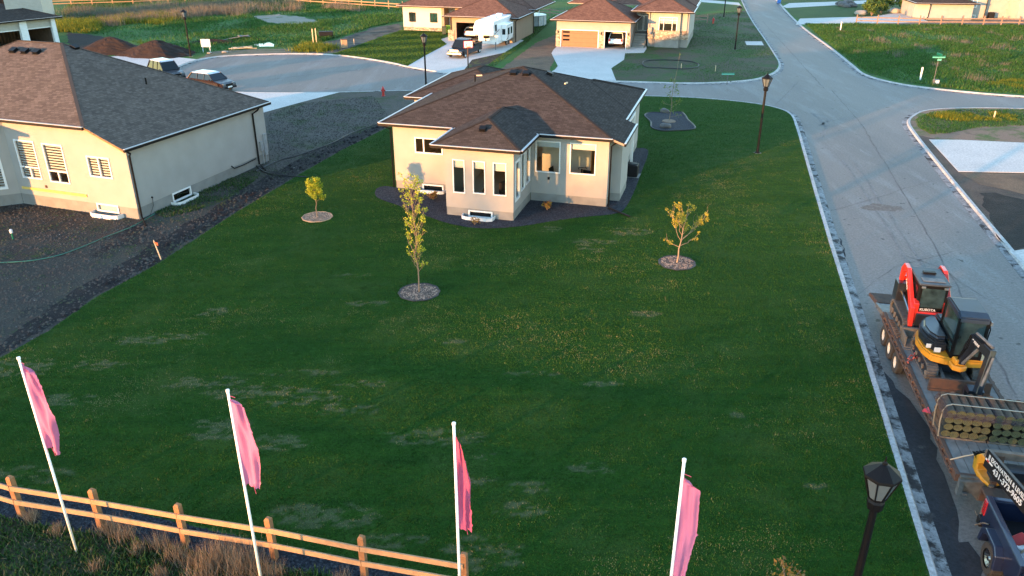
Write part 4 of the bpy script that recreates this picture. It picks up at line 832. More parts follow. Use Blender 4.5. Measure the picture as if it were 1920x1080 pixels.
# ================================================================== THINGS OF THE STREET AND GARDENS
# rail fence in the foreground
fx=FENCE[:8]
o0=fx[2]; t=thing('rail_fence','two rail timber fence with square posts in front of the big lawn','fence',(o0[0],o0[1],0))
fl=lambda p:(p[0]-o0[0],p[1]-o0[1])
for i,p in enumerate(fx):
    q=fl(p); a=math.atan2(fx[min(i+1,7)][1]-fx[max(i-1,0)][1],fx[min(i+1,7)][0]-fx[max(i-1,0)][0]); Mx=Matrix.Translation((q[0],q[1],0))@Matrix.Rotation(a+rnd.uniform(-.05,.05),4,'Z')@Matrix.Rotation(rnd.uniform(-.02,.02),4,'Y')
    mb=MB(); h_=1.30; mb.box(-.075,.075,-.075,.075,-.1,h_,Mx); mb.add([(-.075,-.075,h_),(.075,-.075,h_),(.075,.075,h_),(-.075,.075,h_),(-.04,-.04,h_+.05),(.04,-.04,h_+.05),(.04,.04,h_+.05),(-.04,.04,h_+.05)],[(0,1,5,4),(1,2,6,5),(2,3,7,6),(3,0,4,7),(4,5,6,7)],Mx)
    mb.build('post',M['wood'],t)
for i in range(7):
    a,b=Vector(fl(fx[i])),Vector(fl(fx[i+1])); d=(b-a).normalized(); n=Vector((d.y,-d.x))
    for z,dz in((1.02,.0),(.55,.0)):
        A=a+n*.095-d*.0;B=b+n*.095-d*.012
        MB().bar((A.x,A.y,z+rnd.uniform(-.012,.012)),(B.x,B.y,z+rnd.uniform(-.012,.012)),.04,.15).build('rail',M['rail'],t)
def farfence(label,pts,step,hh,mt,rails=(.95,.5),pw=.14,grp=None):
    o0=pts[0]; t=thing('rail_fence',label,'fence',(o0[0],o0[1],0)); P=[]
    for a,b in zip(pts[:-1],pts[1:]):
        A,B=Vector(a[:2]),Vector(b[:2]); n=max(1,round((B-A).length/step)); P+=[A.lerp(B,i/n) for i in range(n)]
    P.append(Vector(pts[-1][:2])); P=[p-Vector(o0[:2]) for p in P]
    for p in P: MB().box(p.x-pw/2,p.x+pw/2,p.y-pw/2,p.y+pw/2,0,hh+rnd.uniform(-.05,.05)).build('post',M[mt],t)
    for a,b in zip(P[:-1],P[1:]):
        d=(b-a).normalized(); n=Vector((d.y,-d.x))*(pw/2+.02)
        for z in rails: MB().bar((a.x+n.x,a.y+n.y,z),(b.x+n.x,b.y+n.y,z),.04,.15).build('rail',M[mt],t)
    return t
farfence('long rail fence behind the left meadow, top left of the photo',GL((95,13),(250,8),(440,-1),(560,6),(755,19)),3.1,1.35,'rail')
farfence('pinkish post and rail fence in front of the top right house',GL((1605,45),(1723,47.5),(1843,48),(2010,49)),2.75,1.35,'woodfar')
farfence('short rail fence behind the above ground pool',GL((1003,27),(1060,33)),2.6,1.3,'woodfar')
farfence('short rail fence right of the house with stone piers',GL((1302,42),(1326,43)),2.4,1.3,'woodfar')
# flags
def flagmat(name,c):
    m,nt,bs=newmat(name); bs.inputs['Base Color'].default_value=rgb(c); bs.inputs['Roughness'].default_value=.8
    t=nt.nodes.new('ShaderNodeBsdfTranslucent'); t.inputs[0].default_value=rgb(c); mx=nt.nodes.new('ShaderNodeMixShader'); mx.inputs[0].default_value=.35
    nt.links.new(bs.outputs[0],mx.inputs[1]); nt.links.new(t.outputs[0],mx.inputs[2]); nt.links.new(mx.outputs[0],nt.nodes['Material Output'].inputs[0]); return m
M['flag']=flagmat('pink_cloth',(.47,.15,.27)); M['flagr']=flagmat('red_pink_cloth',(.50,.09,.18))
def flagpole(x,y,H,label,wtop,wmid,wbot,ang,L,top,fold,seed,mt='flag',lean=(0,0),drop=.12):
    t=thing('flag_pole',label,'flag',(x,y,0),0,'pink flags on white poles along the timber fence'); r=random.Random(seed)
    A=Vector((0,0,0));B=Vector((lean[0],lean[1],H)); 
    MB().tube([A,A.lerp(B,.5),B],[.033,.032,.029],10).build('pole',M['pole'],t,smooth=True)
    MB().lathe([(.040,0),(.040,.05),(.03,.055)],(B.x,B.y,H-.02),10).build('cap',M['pole'],t)
    d=Vector((COS(ang),SIN(ang),0)); n=Vector((-d.y,d.x,0)); nu,nv=12,46; vs=[];fs=[]
    jag=[r.uniform(-.012,.012)+(.04 if r.random()<.06 else 0) for _ in range(nv+1)]
    for j in range(nv+1):
        v=j/nv; w_=(wtop*(1-v*2)+wmid*v*2) if v<.5 else (wmid*(2-2*v)+wbot*(2*v-1)); w_*=1-.9*max(0,(.03-v)/.03)
        w_+=jag[j]*.5; p0=A.lerp(B,(H-top-v*L)/H)
        for i in range(nu+1):
            u=i/nu; wave=fold*(SIN(u*8+v*5+seed)*1.0+SIN(u*15-v*4+seed*2)*.55+SIN(v*13+u*5)*.35)*u**.5+fold*1.3*SIN(u*3.1)*COS(v*5+seed)
            q=p0+d*(w_*u+.03)+n*wave+Vector((0,0,-drop*u*(1+.5*v)-(.06*r.random() if j==nv else 0)))
            vs.append(tuple(q))
    for j in range(nv):
        for i in range(nu): a=j*(nu+1)+i; fs.append((a,a+1,a+nu+2,a+nu+1))
    mb=MB(); mb.add(vs,fs); o=mb.build('flag',M[mt],t,smooth=True,norm=False)
    q=A.lerp(B,(H-top-L)/H)+d*(wbot*.7)
    MB().tube([tuple(q),tuple(q+Vector((.02,0,-.12))),tuple(q+Vector((.035,0,-.26)))],.006,5).build('loose_thread',M['flagr'],t)
    MB().tube([tuple(A.lerp(B,(H-top+.05)/H)),tuple(A.lerp(B,(H-top+.02)/H)+d*wtop*.5+Vector((0,0,-.02)))],.007,5).build('tie_cord',M['flagr'],t)
    return t
for i,(px,py,lab,ws,ang,L,top,fold,mt,dr) in enumerate([
  (35,672,'leftmost pink flag, narrow and dark edged, on a white pole',(.20,.52,.24),-.15,2.30,.14,.07,'flag',.16),
  (427,733,'second pink flag from the left, pale peach at its foot',(.28,.46,.30),-.1,2.3,.16,.06,'flag',.10),
  (851,795,'narrow crimson topped pink flag in the middle of the row',(.06,.30,.26),.35,2.35,.28,.07,'flagr',.10),
  (1283,863,'rightmost pink flag with a torn pointed upper corner',(.32,.36,.20),-.25,2.45,.35,.05,'flag',.14)]):
    x,y=G(px,py,5.8); flagpole(x,y,5.8,lab,*ws,ang,L,top,fold,i+1,mt,drop=dr)
# street lamps
def streetlamp(x,y,label,H=5.1,s=1.,grp='black lantern street lamps',lean=0):
    t=thing('street_lamp',label,'street lamp',(x,y,0),rnd.uniform(0,40),grp)
    MB().lathe([(.19,0),(.19,.05),(.11,.12),(.085,.5),(.075,H-1.1)],n=12).build('pole',M['black'],t,smooth=False)
    MB().box(-.2,.2,-.2,.2,-.05,.03).build('base_plate',M['concrete'],t)
    h0=H-1.1; MB().lathe([(.08,h0),(.15,h0+.04),(.17,h0+.22),(.13,h0+.28),(.17,h0+.33)],n=8).build('neck',M['black'],t)
    f=MB(); n=8; r0,r1,z0,z1=.17,.34,h0+.32,h0+.85
    for k in range(n):
        a=2*math.pi*k/n; b=2*math.pi*(k+1)/n
        f.bar((r0*COS(a),r0*SIN(a),z0),(r1*COS(a),r1*SIN(a),z1),.028)
        for r_,z_ in((r0,z0),(r1,z1)): f.bar((r_*COS(a),r_*SIN(a),z_),(r_*COS(b),r_*SIN(b),z_),.03,.035)
    f.build('lantern_frame',M['black'],t)
    gl=MB(); vs=[(q*.985*COS(2*math.pi*k/n),q*.985*SIN(2*math.pi*k/n),z) for q,z in((r0,z0),(r1,z1)) for k in range(n)]
    gl.add(vs,[(k,(k+1)%n,n+(k+1)%n,n+k) for k in range(n)]).build('lantern_glass',M['lens'],t,norm=False)
    MB().lathe([(.37,z1+.01),(.36,z1+.05),(.10,z1+.24),(.05,z1+.26),(.045,z1+.30),(.02,z1+.33),(.012,z1+.44)],n=8).build('lantern_roof',M['black'],t)
    return t
nl=streetlamp(*G(1657,879,5.2),'black lantern lamp in the near right corner, cut by the lower picture edge',5.3)
streetlamp(*G(1420,287),'black lantern lamp on the lawn edge by the street junction',5.3)
streetlamp(*G(799,163),'black lantern lamp behind the cream bungalow, beside the turning circle',4.85)
streetlamp(*G(1378,93),'black lantern lamp on the weedy corner yard across the junction',5.0)
streetlamp(*G(1357,32),'small farthest lantern lamp cut by the upper picture edge',5.0)
streetlamp(*G(358,106),'lantern lamp with brownish lit pole beside the topsoil heaps',5.1)
# hydrants
def hydrant(x,y,label):
    t=thing('fire_hydrant',label,'fire hydrant',(x,y,0),0,'red fire hydrants')
    MB().lathe([(.16,0),(.16,.05),(.11,.07),(.11,.6),(.15,.62),(.15,.66),(.12,.70),(.05,.82),(.03,.88)],n=12).build('barrel',M['hydrant'],t)
    MB().lathe([(.06,-.2),(.06,.2)],(0,0,.5),8,'X').build('side_outlet',M['hydrant'],t); MB().lathe([(.08,-.2),(.08,0)],(0,0,.45),8,'Y').build('front_outlet',M['hydrant'],t)
hydrant(*G(719,180),'red fire hydrant at the turning circle kerb left of the cream bungalow'); hydrant(*G(1337,44),'tiny red fire hydrant right of the house with stone piers')
# street signs
def streetsign(x,y,label,H,two=False,a=0):
    t=thing('street_sign',label,'sign',(x,y,0),a)
    MB().lathe([(.03,0),(.03,H)],n=8).build('post',M['steel'],t); MB().box(-.62,.62,-.015,.015,H-.02,H+.2).build('sign_plate',M['sgreen'],t)
    MB().box(-.60,.60,-.022,-.016,H+.0,H+.11).build('sign_face',M['sturq'],t)
    if two: MB().box(-.02,.02,-.5,.5,H+.22,H+.42).build('sign_plate',M['sgreen'],t); MB().box(-.12,.25,-.1,-.05,H-.25,H-.08).build('sign_face',M['sturq'],t)
    return t
streetsign(*G(1363,159),'green street name sign on a post at the kerb below the weedy yard',.95)
streetsign(*G(1749,160),'green double street name sign in the empty corner field',2.55,True)
t=thing('utility_box','small grey box on the ground at the foot of the double street sign','utility box',(*G(1754,158),0)); MB().box(-.25,.25,-.2,.2,0,.45).build('housing',M['steel'],t,.02); MB().box(-.2,.2,-.22,-.2,.1,.4).build('label_plate',M['pool'],t)
def stake(x,y,label,H,mt='woodpale',ribbon=None,w_=.05,a=0,grp=None):
    t=thing('survey_stake',label,'stake',(x,y,0),a); MB().prism([(-w_/2,0),(w_/2,0),(w_/2,H),(0,H+.05),(-w_/2,H)],-.02,.02,'Y').build('stake',M[mt],t)
    if ribbon: MB().add([(0,-.03,H-.05),(.14,-.05,H-.12),(.12,-.04,H-.28),(.02,-.03,H-.2)],[(0,1,2,3)]).build('ribbon',M[ribbon],t,norm=False)
    return t
t=stake(*G(302,487),'leaning wooden stake with an orange ribbon at the left lawn edge',1.0,ribbon='orange',a=15); t.rotation_euler[1]=R(-9)
stake(*G(664,84/1.0),'pale stake in the dark track left of the cream house with the camper',.7); stake(*G(588,86),'left one of two tall pale stakes in the weeds by the turning circle',2.0,w_=.1); stake(*G(594,85),'right one of two tall pale stakes in the weeds by the turning circle',2.0,w_=.1)
stake(*G(1575,60),'white marker post near the far end of the empty corner field',1.3,'pole',w_=.12); stake(*G(1725,150),'white marker post left of the double street sign',1.2,'pole',w_=.16)
stake(*G(1341,134),'short stake in the weedy yard above the green street sign',.6); stake(*G(1863,223),'short yellow stake in the verge right of the junction',.6,w_=.1); stake(*G(1277,129),'short stake at the lower edge of the black garden edging',.5)
t=thing('pipe_marker','white capped standpipe sticking out of the soil at the left edge','standpipe',(*G(25,449),0)); MB().lathe([(.04,0),(.04,.35)],n=8).build('pipe',M['sgreen'],t); MB().lathe([(.07,.35),(.08,.5),(.05,.55)],n=8).build('cap',M['pool'],t)
# hoses
def ribbonpath(name,px,r,mt,label,cat,z=.04):
    P=smooth([G(*p) for p in px],5); t=tag(MB().tube([(p[0],p[1],z) for p in P],r,5).build(name,M[mt],None),label,cat); return t
ribbonpath('garden_hose',[(480,322),(520,303),(560,292),(620,270),(660,250),(700,236),(735,228)],.05,'cable','long black hose lying across the soil between the two bungalows','hose')
ribbonpath('garden_hose',[(290,402),(250,425),(200,445),(150,466),(110,480),(60,490),(0,494)],.025,'hose','thin green hose curving over the dark soil, left','hose')
ribbonpath('black_pipe',[(478,310),(500,325),(540,330),(575,333)],.05,'cable','short black drain pipe from the left bungalow to the lawn','pipe')
EDG=smooth(GL((1205,121),(1210,115),(1240,113),(1275,114),(1300,117),(1310,122),(1305,127),(1280,130),(1240,128),(1215,127)),4,True)
tag(MB().tube([(p[0],p[1],.05) for p in EDG+EDG[:1]],.06,5).build('garden_edging',M['cable'],None),'black oval garden edging lying in the weedy yard','garden edging')
# tree rings and island bed
def ring(c,r,kind,label):
    t=thing('mulch_ring',label,'mulch ring',(c[0],c[1],0)); P=[(p[0]-c[0],p[1]-c[1]) for p in circ(c,r,36)]
    o=poly('mulch',P,.05,M['mulch'] if kind=='dark' else M['mulchred'],.05,kind=None,parent=t); 
    MB().tube([(p[0]*1.02,p[1]*1.02,.04) for p in P+P[:1]],.035,5).build('edging',M['cable' if kind=='dark' else 'boxtan'],t)
    ch=random.Random(int(c[0]*10)); mb=MB()
    for i in range(320):
        a=ch.random()*6.28;q=r*.95*ch.random()**.5; mb.cbox((q*COS(a),q*SIN(a),.06),(ch.uniform(.03,.10),.02,.01),(ch.uniform(-.3,.3),ch.uniform(-.3,.3),ch.random()*3))
    o=mb.build('wood_chips',mat('chips',(.40,.29,.22) if kind=='dark' else (.48,.33,.23),.9,var=.3,vs=6),t); o['kind']='stuff'
ring(RINGS[0][0],RINGS[0][1],'pale','pale pinkish mulch ring around the small leafy tree'); ring(RINGS[1][0],RINGS[1][1],'dark','dark mulch ring around the tall thin tree'); ring(RINGS[2][0],RINGS[2][1],'dark','dark mulch ring around the open branched tree on the right')
cx,cy=sum(p[0] for p in ISL)/len(ISL),sum(p[1] for p in ISL)/len(ISL)
t=thing('island_bed','curvy dark gravel bed with edging in the far right part of the lawn','garden bed',(cx,cy,0)); P=[(p[0]-cx,p[1]-cy) for p in ISL]
poly('gravel',P,.06,M['gravel'],.06,kind=None,parent=t); MB().tube([(p[0],p[1],.05) for p in P+P[:1]],.07,5).build('edging',M['cable'],t)
def boulder(x,y,s,label,mt='rock',z=0,seed=1,sq=.65,cat='boulder',grp=None):
    r=random.Random(seed); bm=bmesh.new(); bmesh.ops.create_icosphere(bm,subdivisions=3,radius=1)
    K=[Vector((r.gauss(0,1),r.gauss(0,1),r.gauss(0,1))).normalized() for _ in range(9)]
    for v in bm.verts:
        q=1.0
        for k_ in K: q=min(q,.82/max(.3,v.co.normalized().dot(k_)) if v.co.normalized().dot(k_)>.3 else q)
        v.co=v.co*q*(1+r.uniform(-.02,.02)); v.co.z*=sq; v.co.x*=1.2; v.co*=s
    me=bpy.data.meshes.new('boulder'); bm.to_mesh(me); bm.free(); me.materials.append(M[mt]); o=bpy.data.objects.new('boulder',me); C.objects.link(o); o.location=(x,y,z+s*.3); o.rotation_euler=(0,0,r.random()*6)
    return tag(o,label,cat,grp)
boulder(*G(1248,240),.42,'dark boulder in the front of the curvy gravel bed',seed=3); boulder(*G(1246,211),.38,'brownish boulder behind the curvy gravel bed by the thin sapling',seed=4)
boulder(*G(1614,28),1.0,'left pale boulder in the far planted bed','rockpale',seed=5,sq=.5); boulder(*G(1676,24),1.05,'right pale boulder in the far planted bed','rockpale',seed=6,sq=.5)
for i,(a,b,s) in enumerate(((1580,12,.9),(1590,10,1.1),(1598,13,.8),(1574,9,.7),(1587,14,.6))): boulder(*G(a,b),s,['dark rock left in the far rock pile','tallest dark rock of the far rock pile','right rock of the far rock pile','outer left rock of the far rock pile','low front rock of the far rock pile'][i],'rock',seed=20+i,cat='rock',grp='rocks piled on the far lawn')
# leaf clouds
def leaves(name,cs,n,size,mt,parent,seed=1,flat=.5):
    """cs: list of (x,y,z,r) clumps; n small leaf faces spread through them"""
    r=np.random.RandomState(seed); cs=np.array(cs,float); wv=cs[:,3]**2; idx=r.choice(len(cs),n,p=wv/wv.sum()); d=r.randn(n,3); d/=np.linalg.norm(d,axis=1)[:,None]
    P=cs[idx,:3]+d*(cs[idx,3]*r.rand(n)**.45)[:,None]; s=size*(.6+.8*r.rand(n)); a=r.randn(n,3); a/=np.linalg.norm(a,axis=1)[:,None]; b=np.cross(a,r.randn(n,3)); b/=np.linalg.norm(b,axis=1)[:,None]
    V=np.stack([P-a*s[:,None],P+b*s[:,None]*.55,P+a*s[:,None],P-b*s[:,None]*.55],1)
    return npmesh(name,V.reshape(-1,3),np.arange(n*4).reshape(-1,4),mt,parent,attr={'tint':np.repeat(r.rand(n),4)})
m_leafy=leafmat('yellow_green_leaves',[(0,(.14,.20,.015)),(.5,(.32,.36,.025)),(1,(.48,.46,.05))],tr=.4)
m_leafo=leafmat('orange_young_leaves',[(0,(.16,.17,.02)),(.5,(.34,.29,.03)),(1,(.50,.36,.05))],tr=.4)
m_leafg=leafmat('green_leaves',[(0,(.05,.09,.015)),(.6,(.11,.17,.025)),(1,(.22,.25,.04))],tr=.35)
def limb(mb,a,b,r0,r1,r,n=5,wob=.06):
    P=[];a=Vector(a);b=Vector(b); L=(b-a).length
    for i in range(n+1):
        t_=i/n; P.append(a.lerp(b,t_)+Vector((r.uniform(-1,1),r.uniform(-1,1),0))*wob*L*SIN(math.pi*t_)+Vector((0,0,.0)))
    mb.tube(P,[r0+(r1-r0)*i/n for i in range(n+1)],6); return P
def youngtree(x,y,label,H,mt,bark,limbs,leaf,nl,ls,seed,clr,lean=(0,0),r0=.05,tr=.22):
    t=thing('young_tree',label,'tree',(x,y,0)); r=random.Random(seed); mb=MB(); T=limb(mb,(0,0,0),(lean[0],lean[1],H*.92),r0,.008,r,8,.02); cs=[]
    for (hf,ang,ln,up) in limbs:
        k=hf*8; i=min(7,int(k)); p=T[i].lerp(T[i+1],k-i); d=Vector((COS(ang),SIN(ang),up)).normalized()
        q=p+d*ln; LP=limb(mb,p,q,r0*.42*(1-hf*.5),.005,r,5,.09)
        for j in range(int(ln*3)+1):
            a2=LP[min(5,2+j%4)]; d2=(d+Vector((r.uniform(-.7,.7),r.uniform(-.7,.7),r.uniform(0,.7)))).normalized(); e_=a2+d2*ln*r.uniform(.25,.5); limb(mb,a2,e_,.008,.003,r,3,.1)
            if r.random()<clr: cs.append((e_.x,e_.y,e_.z,tr*r.uniform(.5,1)))
        for f_ in (.6,.8,1.0):
            if r.random()<clr: c_=p.lerp(q,f_); cs.append((c_.x,c_.y,c_.z,tr*r.uniform(.4,.9)))
    cs.append((T[-1].x,T[-1].y,T[-1].z,tr*.8))
    mb.build('trunk',M[bark],t); leaves('crown',cs,nl,ls,leaf,t,seed); return t
rr_=random.Random(3)
youngtree(*RINGS[0][0],'small leafy yellow green tree at the left, nearest to the left bungalow',2.3,None,'bark',[(.42+.5*i/13,i*2.4,.55-.2*i/13,.75) for i in range(14)],m_leafy,2300,.045,4,.95,r0=.03,tr=.22)
youngtree(*RINGS[1][0],'tall thin tree with sparse leaves in front of the cream bungalow',5.2,None,'bark',[(.2+.76*i/37,i*2.4+rr_.uniform(-.4,.4),.95-.5*abs(i/37-.6),1.9) for i in range(38)],m_leafy,1700,.040,5,.5,lean=(-.12,.1),r0=.034,tr=.15)
youngtree(*RINGS[2][0],'open branched tree with orange young leaves on the right of the lawn',3.2,None,'barkpale',[(.30,0.1,.9,.5),(.34,.3,1.5,1.3),(.40,.0,1.6,1.2),(.28,3.0,.8,.5),(.38,2.8,1.3,2.2),(.48,3.3,1.2,2.0),(.55,2.0,.8,1.5),(.6,4.2,.8,1.5),(.7,2.9,.9,2.2),(.75,.6,.6,2.),(.5,5.2,.6,1.2)],m_leafo,1500,.036,6,.65,lean=(.30,0),r0=.042,tr=.17)
sx,sy=G(1254,229)
youngtree(sx,sy,'very thin tall sapling in the curvy gravel bed',5.6,None,'bark',[(.08+.5*i/12,i*2.4,.9-.4*i/12,.15+.05*i) for i in range(13)],m_leafg,260,.06,7,.5,lean=(.5,.4),r0=.03,tr=.3)
t=thing('mulch_ring','small orange mulch ring at the foot of the thin sapling','mulch ring',(sx,sy,0)); MB().lathe([(.55,.05),(.5,.12),(.1,.14)],n=16).build('mulch',M['mulchred'],t)
def shrub(x,y,s,label,mt,n=260,seed=1,bark='bark',z=.03,grp=None,ls=.05):
    t=thing('shrub',label,'shrub',(x,y,z),0,grp); r=random.Random(seed); mb=MB(); cs=[]
    for i in range(9):
        a=i*2.4; q=(COS(a)*s*.8*r.uniform(.4,1),SIN(a)*s*.8*r.uniform(.4,1),s*r.uniform(.8,1.5)); mb.tube([(0,0,0),(q[0]*.5,q[1]*.5,q[2]*.6),q],[.015*s/.4,.01*s/.4,.004],5); cs.append((q[0]*.85,q[1]*.85,q[2]*.8,s*.42))
    mb.build('stem',M[bark],t); leaves('foliage',cs,n,ls*s/.4,mt,t,seed); return t
m_or=leafmat('rusty_shrub_leaves',[(0,(.14,.07,.02)),(.6,(.26,.13,.03)),(1,(.20,.20,.04))])
shrub(*G(812,376),.36,'orange brown shrub in the gravel bed below the basement window',m_or,300,1,grp='small rusty shrubs in the gravel bed'); shrub(*G(890,423),.32,'bare reddish shrub right in front of the sun room window well',m_or,170,2,grp='small rusty shrubs in the gravel bed'); shrub(*G(1026,395),.36,'rusty shrub in the gravel bed right of the sun room',m_or,320,3,grp='small rusty shrubs in the gravel bed')
m_dkg=leafmat('dark_shrub_leaves',[(0,(.02,.045,.01)),(.6,(.05,.10,.02)),(1,(.10,.15,.03))])
for i,(a,b,s) in enumerate(((1627,26,1.3),(1640,22,1.8),(1652,26,1.2),(1660,20,1.5),(1634,30,1.0),(1690,18,1.5),(1698,23,1.3),(1648,15,1.3))): shrub(*G(a,b),s,['round green shrub beside the left pale boulder','largest green shrub of the far planted bed','low shrub in the middle of the far planted bed','shrub left of the right pale boulder','small front shrub of the far planted bed','shrub behind the right pale boulder','shrub against the garage of the top right house','back shrub of the far planted bed'][i],m_dkg,500,30+i,grp='shrubs in the far planted bed')
shrub(*G(1473,1107),.5,'orange seedling at the lower picture edge on the lawn',m_or,120,50)
# heaps of topsoil
def heap(x,y,rx,ry,h_,label,seed,rot=0):
    r=random.Random(seed); n=34; mb=MB(); vs=[];fs=[]; rg=14
    for i in range(rg+1):
        f_=i/rg
        for k_ in range(n):
            a=2*math.pi*k_/n; q=1+.12*SIN(a*3+seed)+.06*SIN(a*7+seed*2); z=h_*(1-f_**1.25)**1.1*(1+.12*SIN(a*2+seed)*f_); z=max(-.05,z+r.uniform(-.06,.06)*(f_>.1)*(f_<1))
            vs.append((rx*f_*q*COS(a),ry*f_*q*SIN(a),z if i<rg else -.05))
    for i in range(rg):
        for k_ in range(n): fs.append((i*n+k_,i*n+(k_+1)%n,(i+1)*n+(k_+1)%n,(i+1)*n+k_))
    mb.add(vs,fs); o=mb.build('topsoil_heap',M['pile'],None); o.location=(x,y,0); o.rotation_euler=(0,0,R(rot)); return tag(o,label,'soil heap')
heap(*G(212,97),4.4,3.0,1.75,'left dark topsoil heap, partly hidden by the other heap',3); heap(*G(296,103),4.4,2.8,1.7,'right topsoil heap with a reddish lit left flank',5)
heap(*G(398,80),3.0,1.4,.45,'low grey gravel heap in the meadow beyond the lamp',7)
# street odds and ends
t=thing('real_estate_sign','small white notice on legs in the meadow right of the lamp','sign',(*G(388,98),0)); MB().box(-.55,.55,-.02,.02,.6,1.5).build('panel',M['pool'],t); MB().box(-.45,-.38,-.02,.02,0,.6).build('leg',M['pool'],t); MB().box(.38,.45,-.02,.02,0,.6).build('leg',M['pool'],t)
t=thing('timber_pile','pale planks lying in the verge by the turning circle','lumber',(*G(455,92),0),20); mb=MB(); [mb.cbox((rnd.uniform(-.5,.5),rnd.uniform(-.4,.4),.06+.05*i),(2.6,.15,.04),(0,rnd.uniform(-.04,.04),rnd.uniform(-.4,.4))) for i in range(5)]; mb.build('planks',M['woodpale'],t)
t=thing('plank','grey timber leaning over spoil in the left meadow','lumber',(*G(440,76),0),28); MB().cbox((0,0,.35),(3.6,.3,.06),(0,R(-7),0)).cbox((1.3,.3,.45),(1.6,.5,.06),(.2,.1,.4)).build('board',M['deck'],t)
boulder(*G(422,99),.35,'white lump of concrete in the verge near the small notice','rockpale',seed=9,sq=.4,cat='rubble'); boulder(*G(393,100.5),.3,'flat pale stone at the foot of the small notice','rockpale',seed=10,sq=.3,cat='rubble')
t=thing('utility_pedestal','tan utility pedestal left of the mown yard of the camper house','utility box',(*G(646,89),0),20); MB().box(-.35,.35,-.3,.3,0,.95).build('housing',M['boxtan'],t,.03); MB().box(-.37,.37,-.32,.32,.95,1.0).build('lid',M['rust'],t)
t=thing('water_trough','small dark box standing in the mud behind the stakes','box',(*G(612,72),0),10); MB().box(-.9,.9,-.4,.4,.35,.9).build('tub',M['dark'],t,.05); MB().box(-.8,-.7,-.3,.3,0,.35).build('leg',M['dark'],t); MB().box(.7,.8,-.3,.3,0,.35).build('leg',M['dark'],t)
def bin_(x,y,label,mt,a=0):
    t=thing('wheelie_bin',label,'bin',(x,y,0),a); MB().prism([(-.24,.1),(.24,.1),(.3,1.0),(-.3,1.0)],-.27,.27,'Y').build('body',M[mt],t); MB().box(-.33,.33,-.32,.3,1.0,1.08).build('lid',M[mt],t,.02); MB().lathe([(.1,-.3),(.1,.3)],(0,.25,.1),10,'X').build('wheel',M['tyre'],t); return t
bin_(*G(833,65),'dark green wheelie bin by the porch of the cream camper house','bin'); bin_(*G(1460,7),'blue wheelie bin at the far kerb of the straight street','blue')
M['lime']=mat('lime_cover',(.22,.42,.03),.6); bin_(*G(841,63),'lime green bin beside the dark green bin','lime')
# above ground pool
px_,py_=G(996,46); t=thing('pool','round pale above ground pool right of the camper house','pool',(px_,py_,0)); MB().lathe([(2.1,0),(2.1,1.35),(2.2,1.37),(2.2,1.42),(1.95,1.42)],n=24).build('pool_wall',M['pool'],t)
for k_ in range(12):
    a=2*math.pi*k_/12; MB().box(-.07,.07,-.05,.05,0,1.4,Matrix.Translation((2.15*COS(a),2.15*SIN(a),0))@Matrix.Rotation(a,4,'Z')).build('upright',M['white'],t)
MB().lathe([(1.9,1.36),(1.9,1.37)],n=24).build('water_surface',M['water'],t)
t=thing('pool_deck','pale railed pool deck behind the round pool','deck',(px_-1.0,py_+3.2,0)); MB().box(-2.2,2.2,-1,1,1.1,1.2).build('platform',M['silver'],t); mb=MB()
for x in(-2.2,-1.1,0,1.1,2.2): mb.box(x-.05,x+.05,-1,-.92,0,2.1)
mb.box(-2.2,2.2,-1.02,-.9,2.05,2.13).build('railing',M['white'],t)
for i,(a,b) in enumerate(((985,5),(1008,6))): 
    t=thing('white_container','%s white box far behind the pool at the upper picture edge'%('left' if i==0 else 'right'),'box',(*G(a,b),0)); MB().box(-1.4,1.4,-.6,.6,.1,1.1).build('box',M['white'],t,.05); MB().box(-1.45,1.45,-.65,.65,1.1,1.2).build('lid',M['white'],t)
# basketball hoop at the kerb
hx,hy=G(878,134); t=thing('basketball_hoop','basketball hoop with white backboard on a post by the driveway','basketball hoop',(hx,hy,0),12)
MB().tube([(0,0,0),(0,0,2.2),(0,-.25,2.75)],.07,8).build('post',M['rust'],t); MB().box(-.48,.48,-.36,-.32,2.42,3.12).build('backboard',M['whitepaint'],t)
mb=MB(); ringbox(mb,-.49,.49,2.41,3.13,.05,-.385,-.362,Matrix.Identity(4)); ringbox(mb,-.2,.2,2.52,2.85,.04,-.385,-.362,Matrix.Identity(4)); mb.build('backboard_marking',M['hydrant'],t)
mb=MB(); P=[(.23*COS(a*.524),-.62+.23*SIN(a*.524),2.55) for a in range(13)]; mb.tube(P,.018,5).build('rim',M['orange'],t)
# ------------------------------------------------ windbreak added behind the camera, unseen, its heights shaped to shade the ground
def Tprof(s):
    pts=[(-150,8.7),(-60,9.6),(-52,10.8),(-46,11.7),(-40,12.7),(-36,14.8),(-31,16.0),(-26,15.9),(-23,12.6),(-18,11.7),(-15.5,12.2),(-13.5,13.5),(-11,16.2),(-8,16.6),(-6,18.2),(-4,19.8),(20,20),(60,16),(120,14)]
    return float(np.interp(s,[p[0] for p in pts],[p[1] for p in pts]))
DX,DY=SIN(R(SUN_AZ-180)),COS(R(SUN_AZ-180))
def sunpt(s,t): return (DX*t+DY*s,DY*t-DX*s)
wb=[];wr=random.Random(8); s_=-140
while s_<90:
    T=Tprof(s_); h_=T*wr.uniform(.93,1.03); z=1.0
    while z<h_-1.0:
        x,y=sunpt(s_+wr.uniform(-.8,.8),-130+wr.uniform(-3,3)); wb.append((x,y,z,1.5)); z+=1.1
    x,y=sunpt(s_,-130); wb.append((x,y,h_-.85,.9)); s_+=1.25
o=leaves('shade_wood',wb,34000,.42,m_dkg,None,77); tag(o,'unseen wood added behind the viewpoint to shade the lawn','wood',kind='stuff')
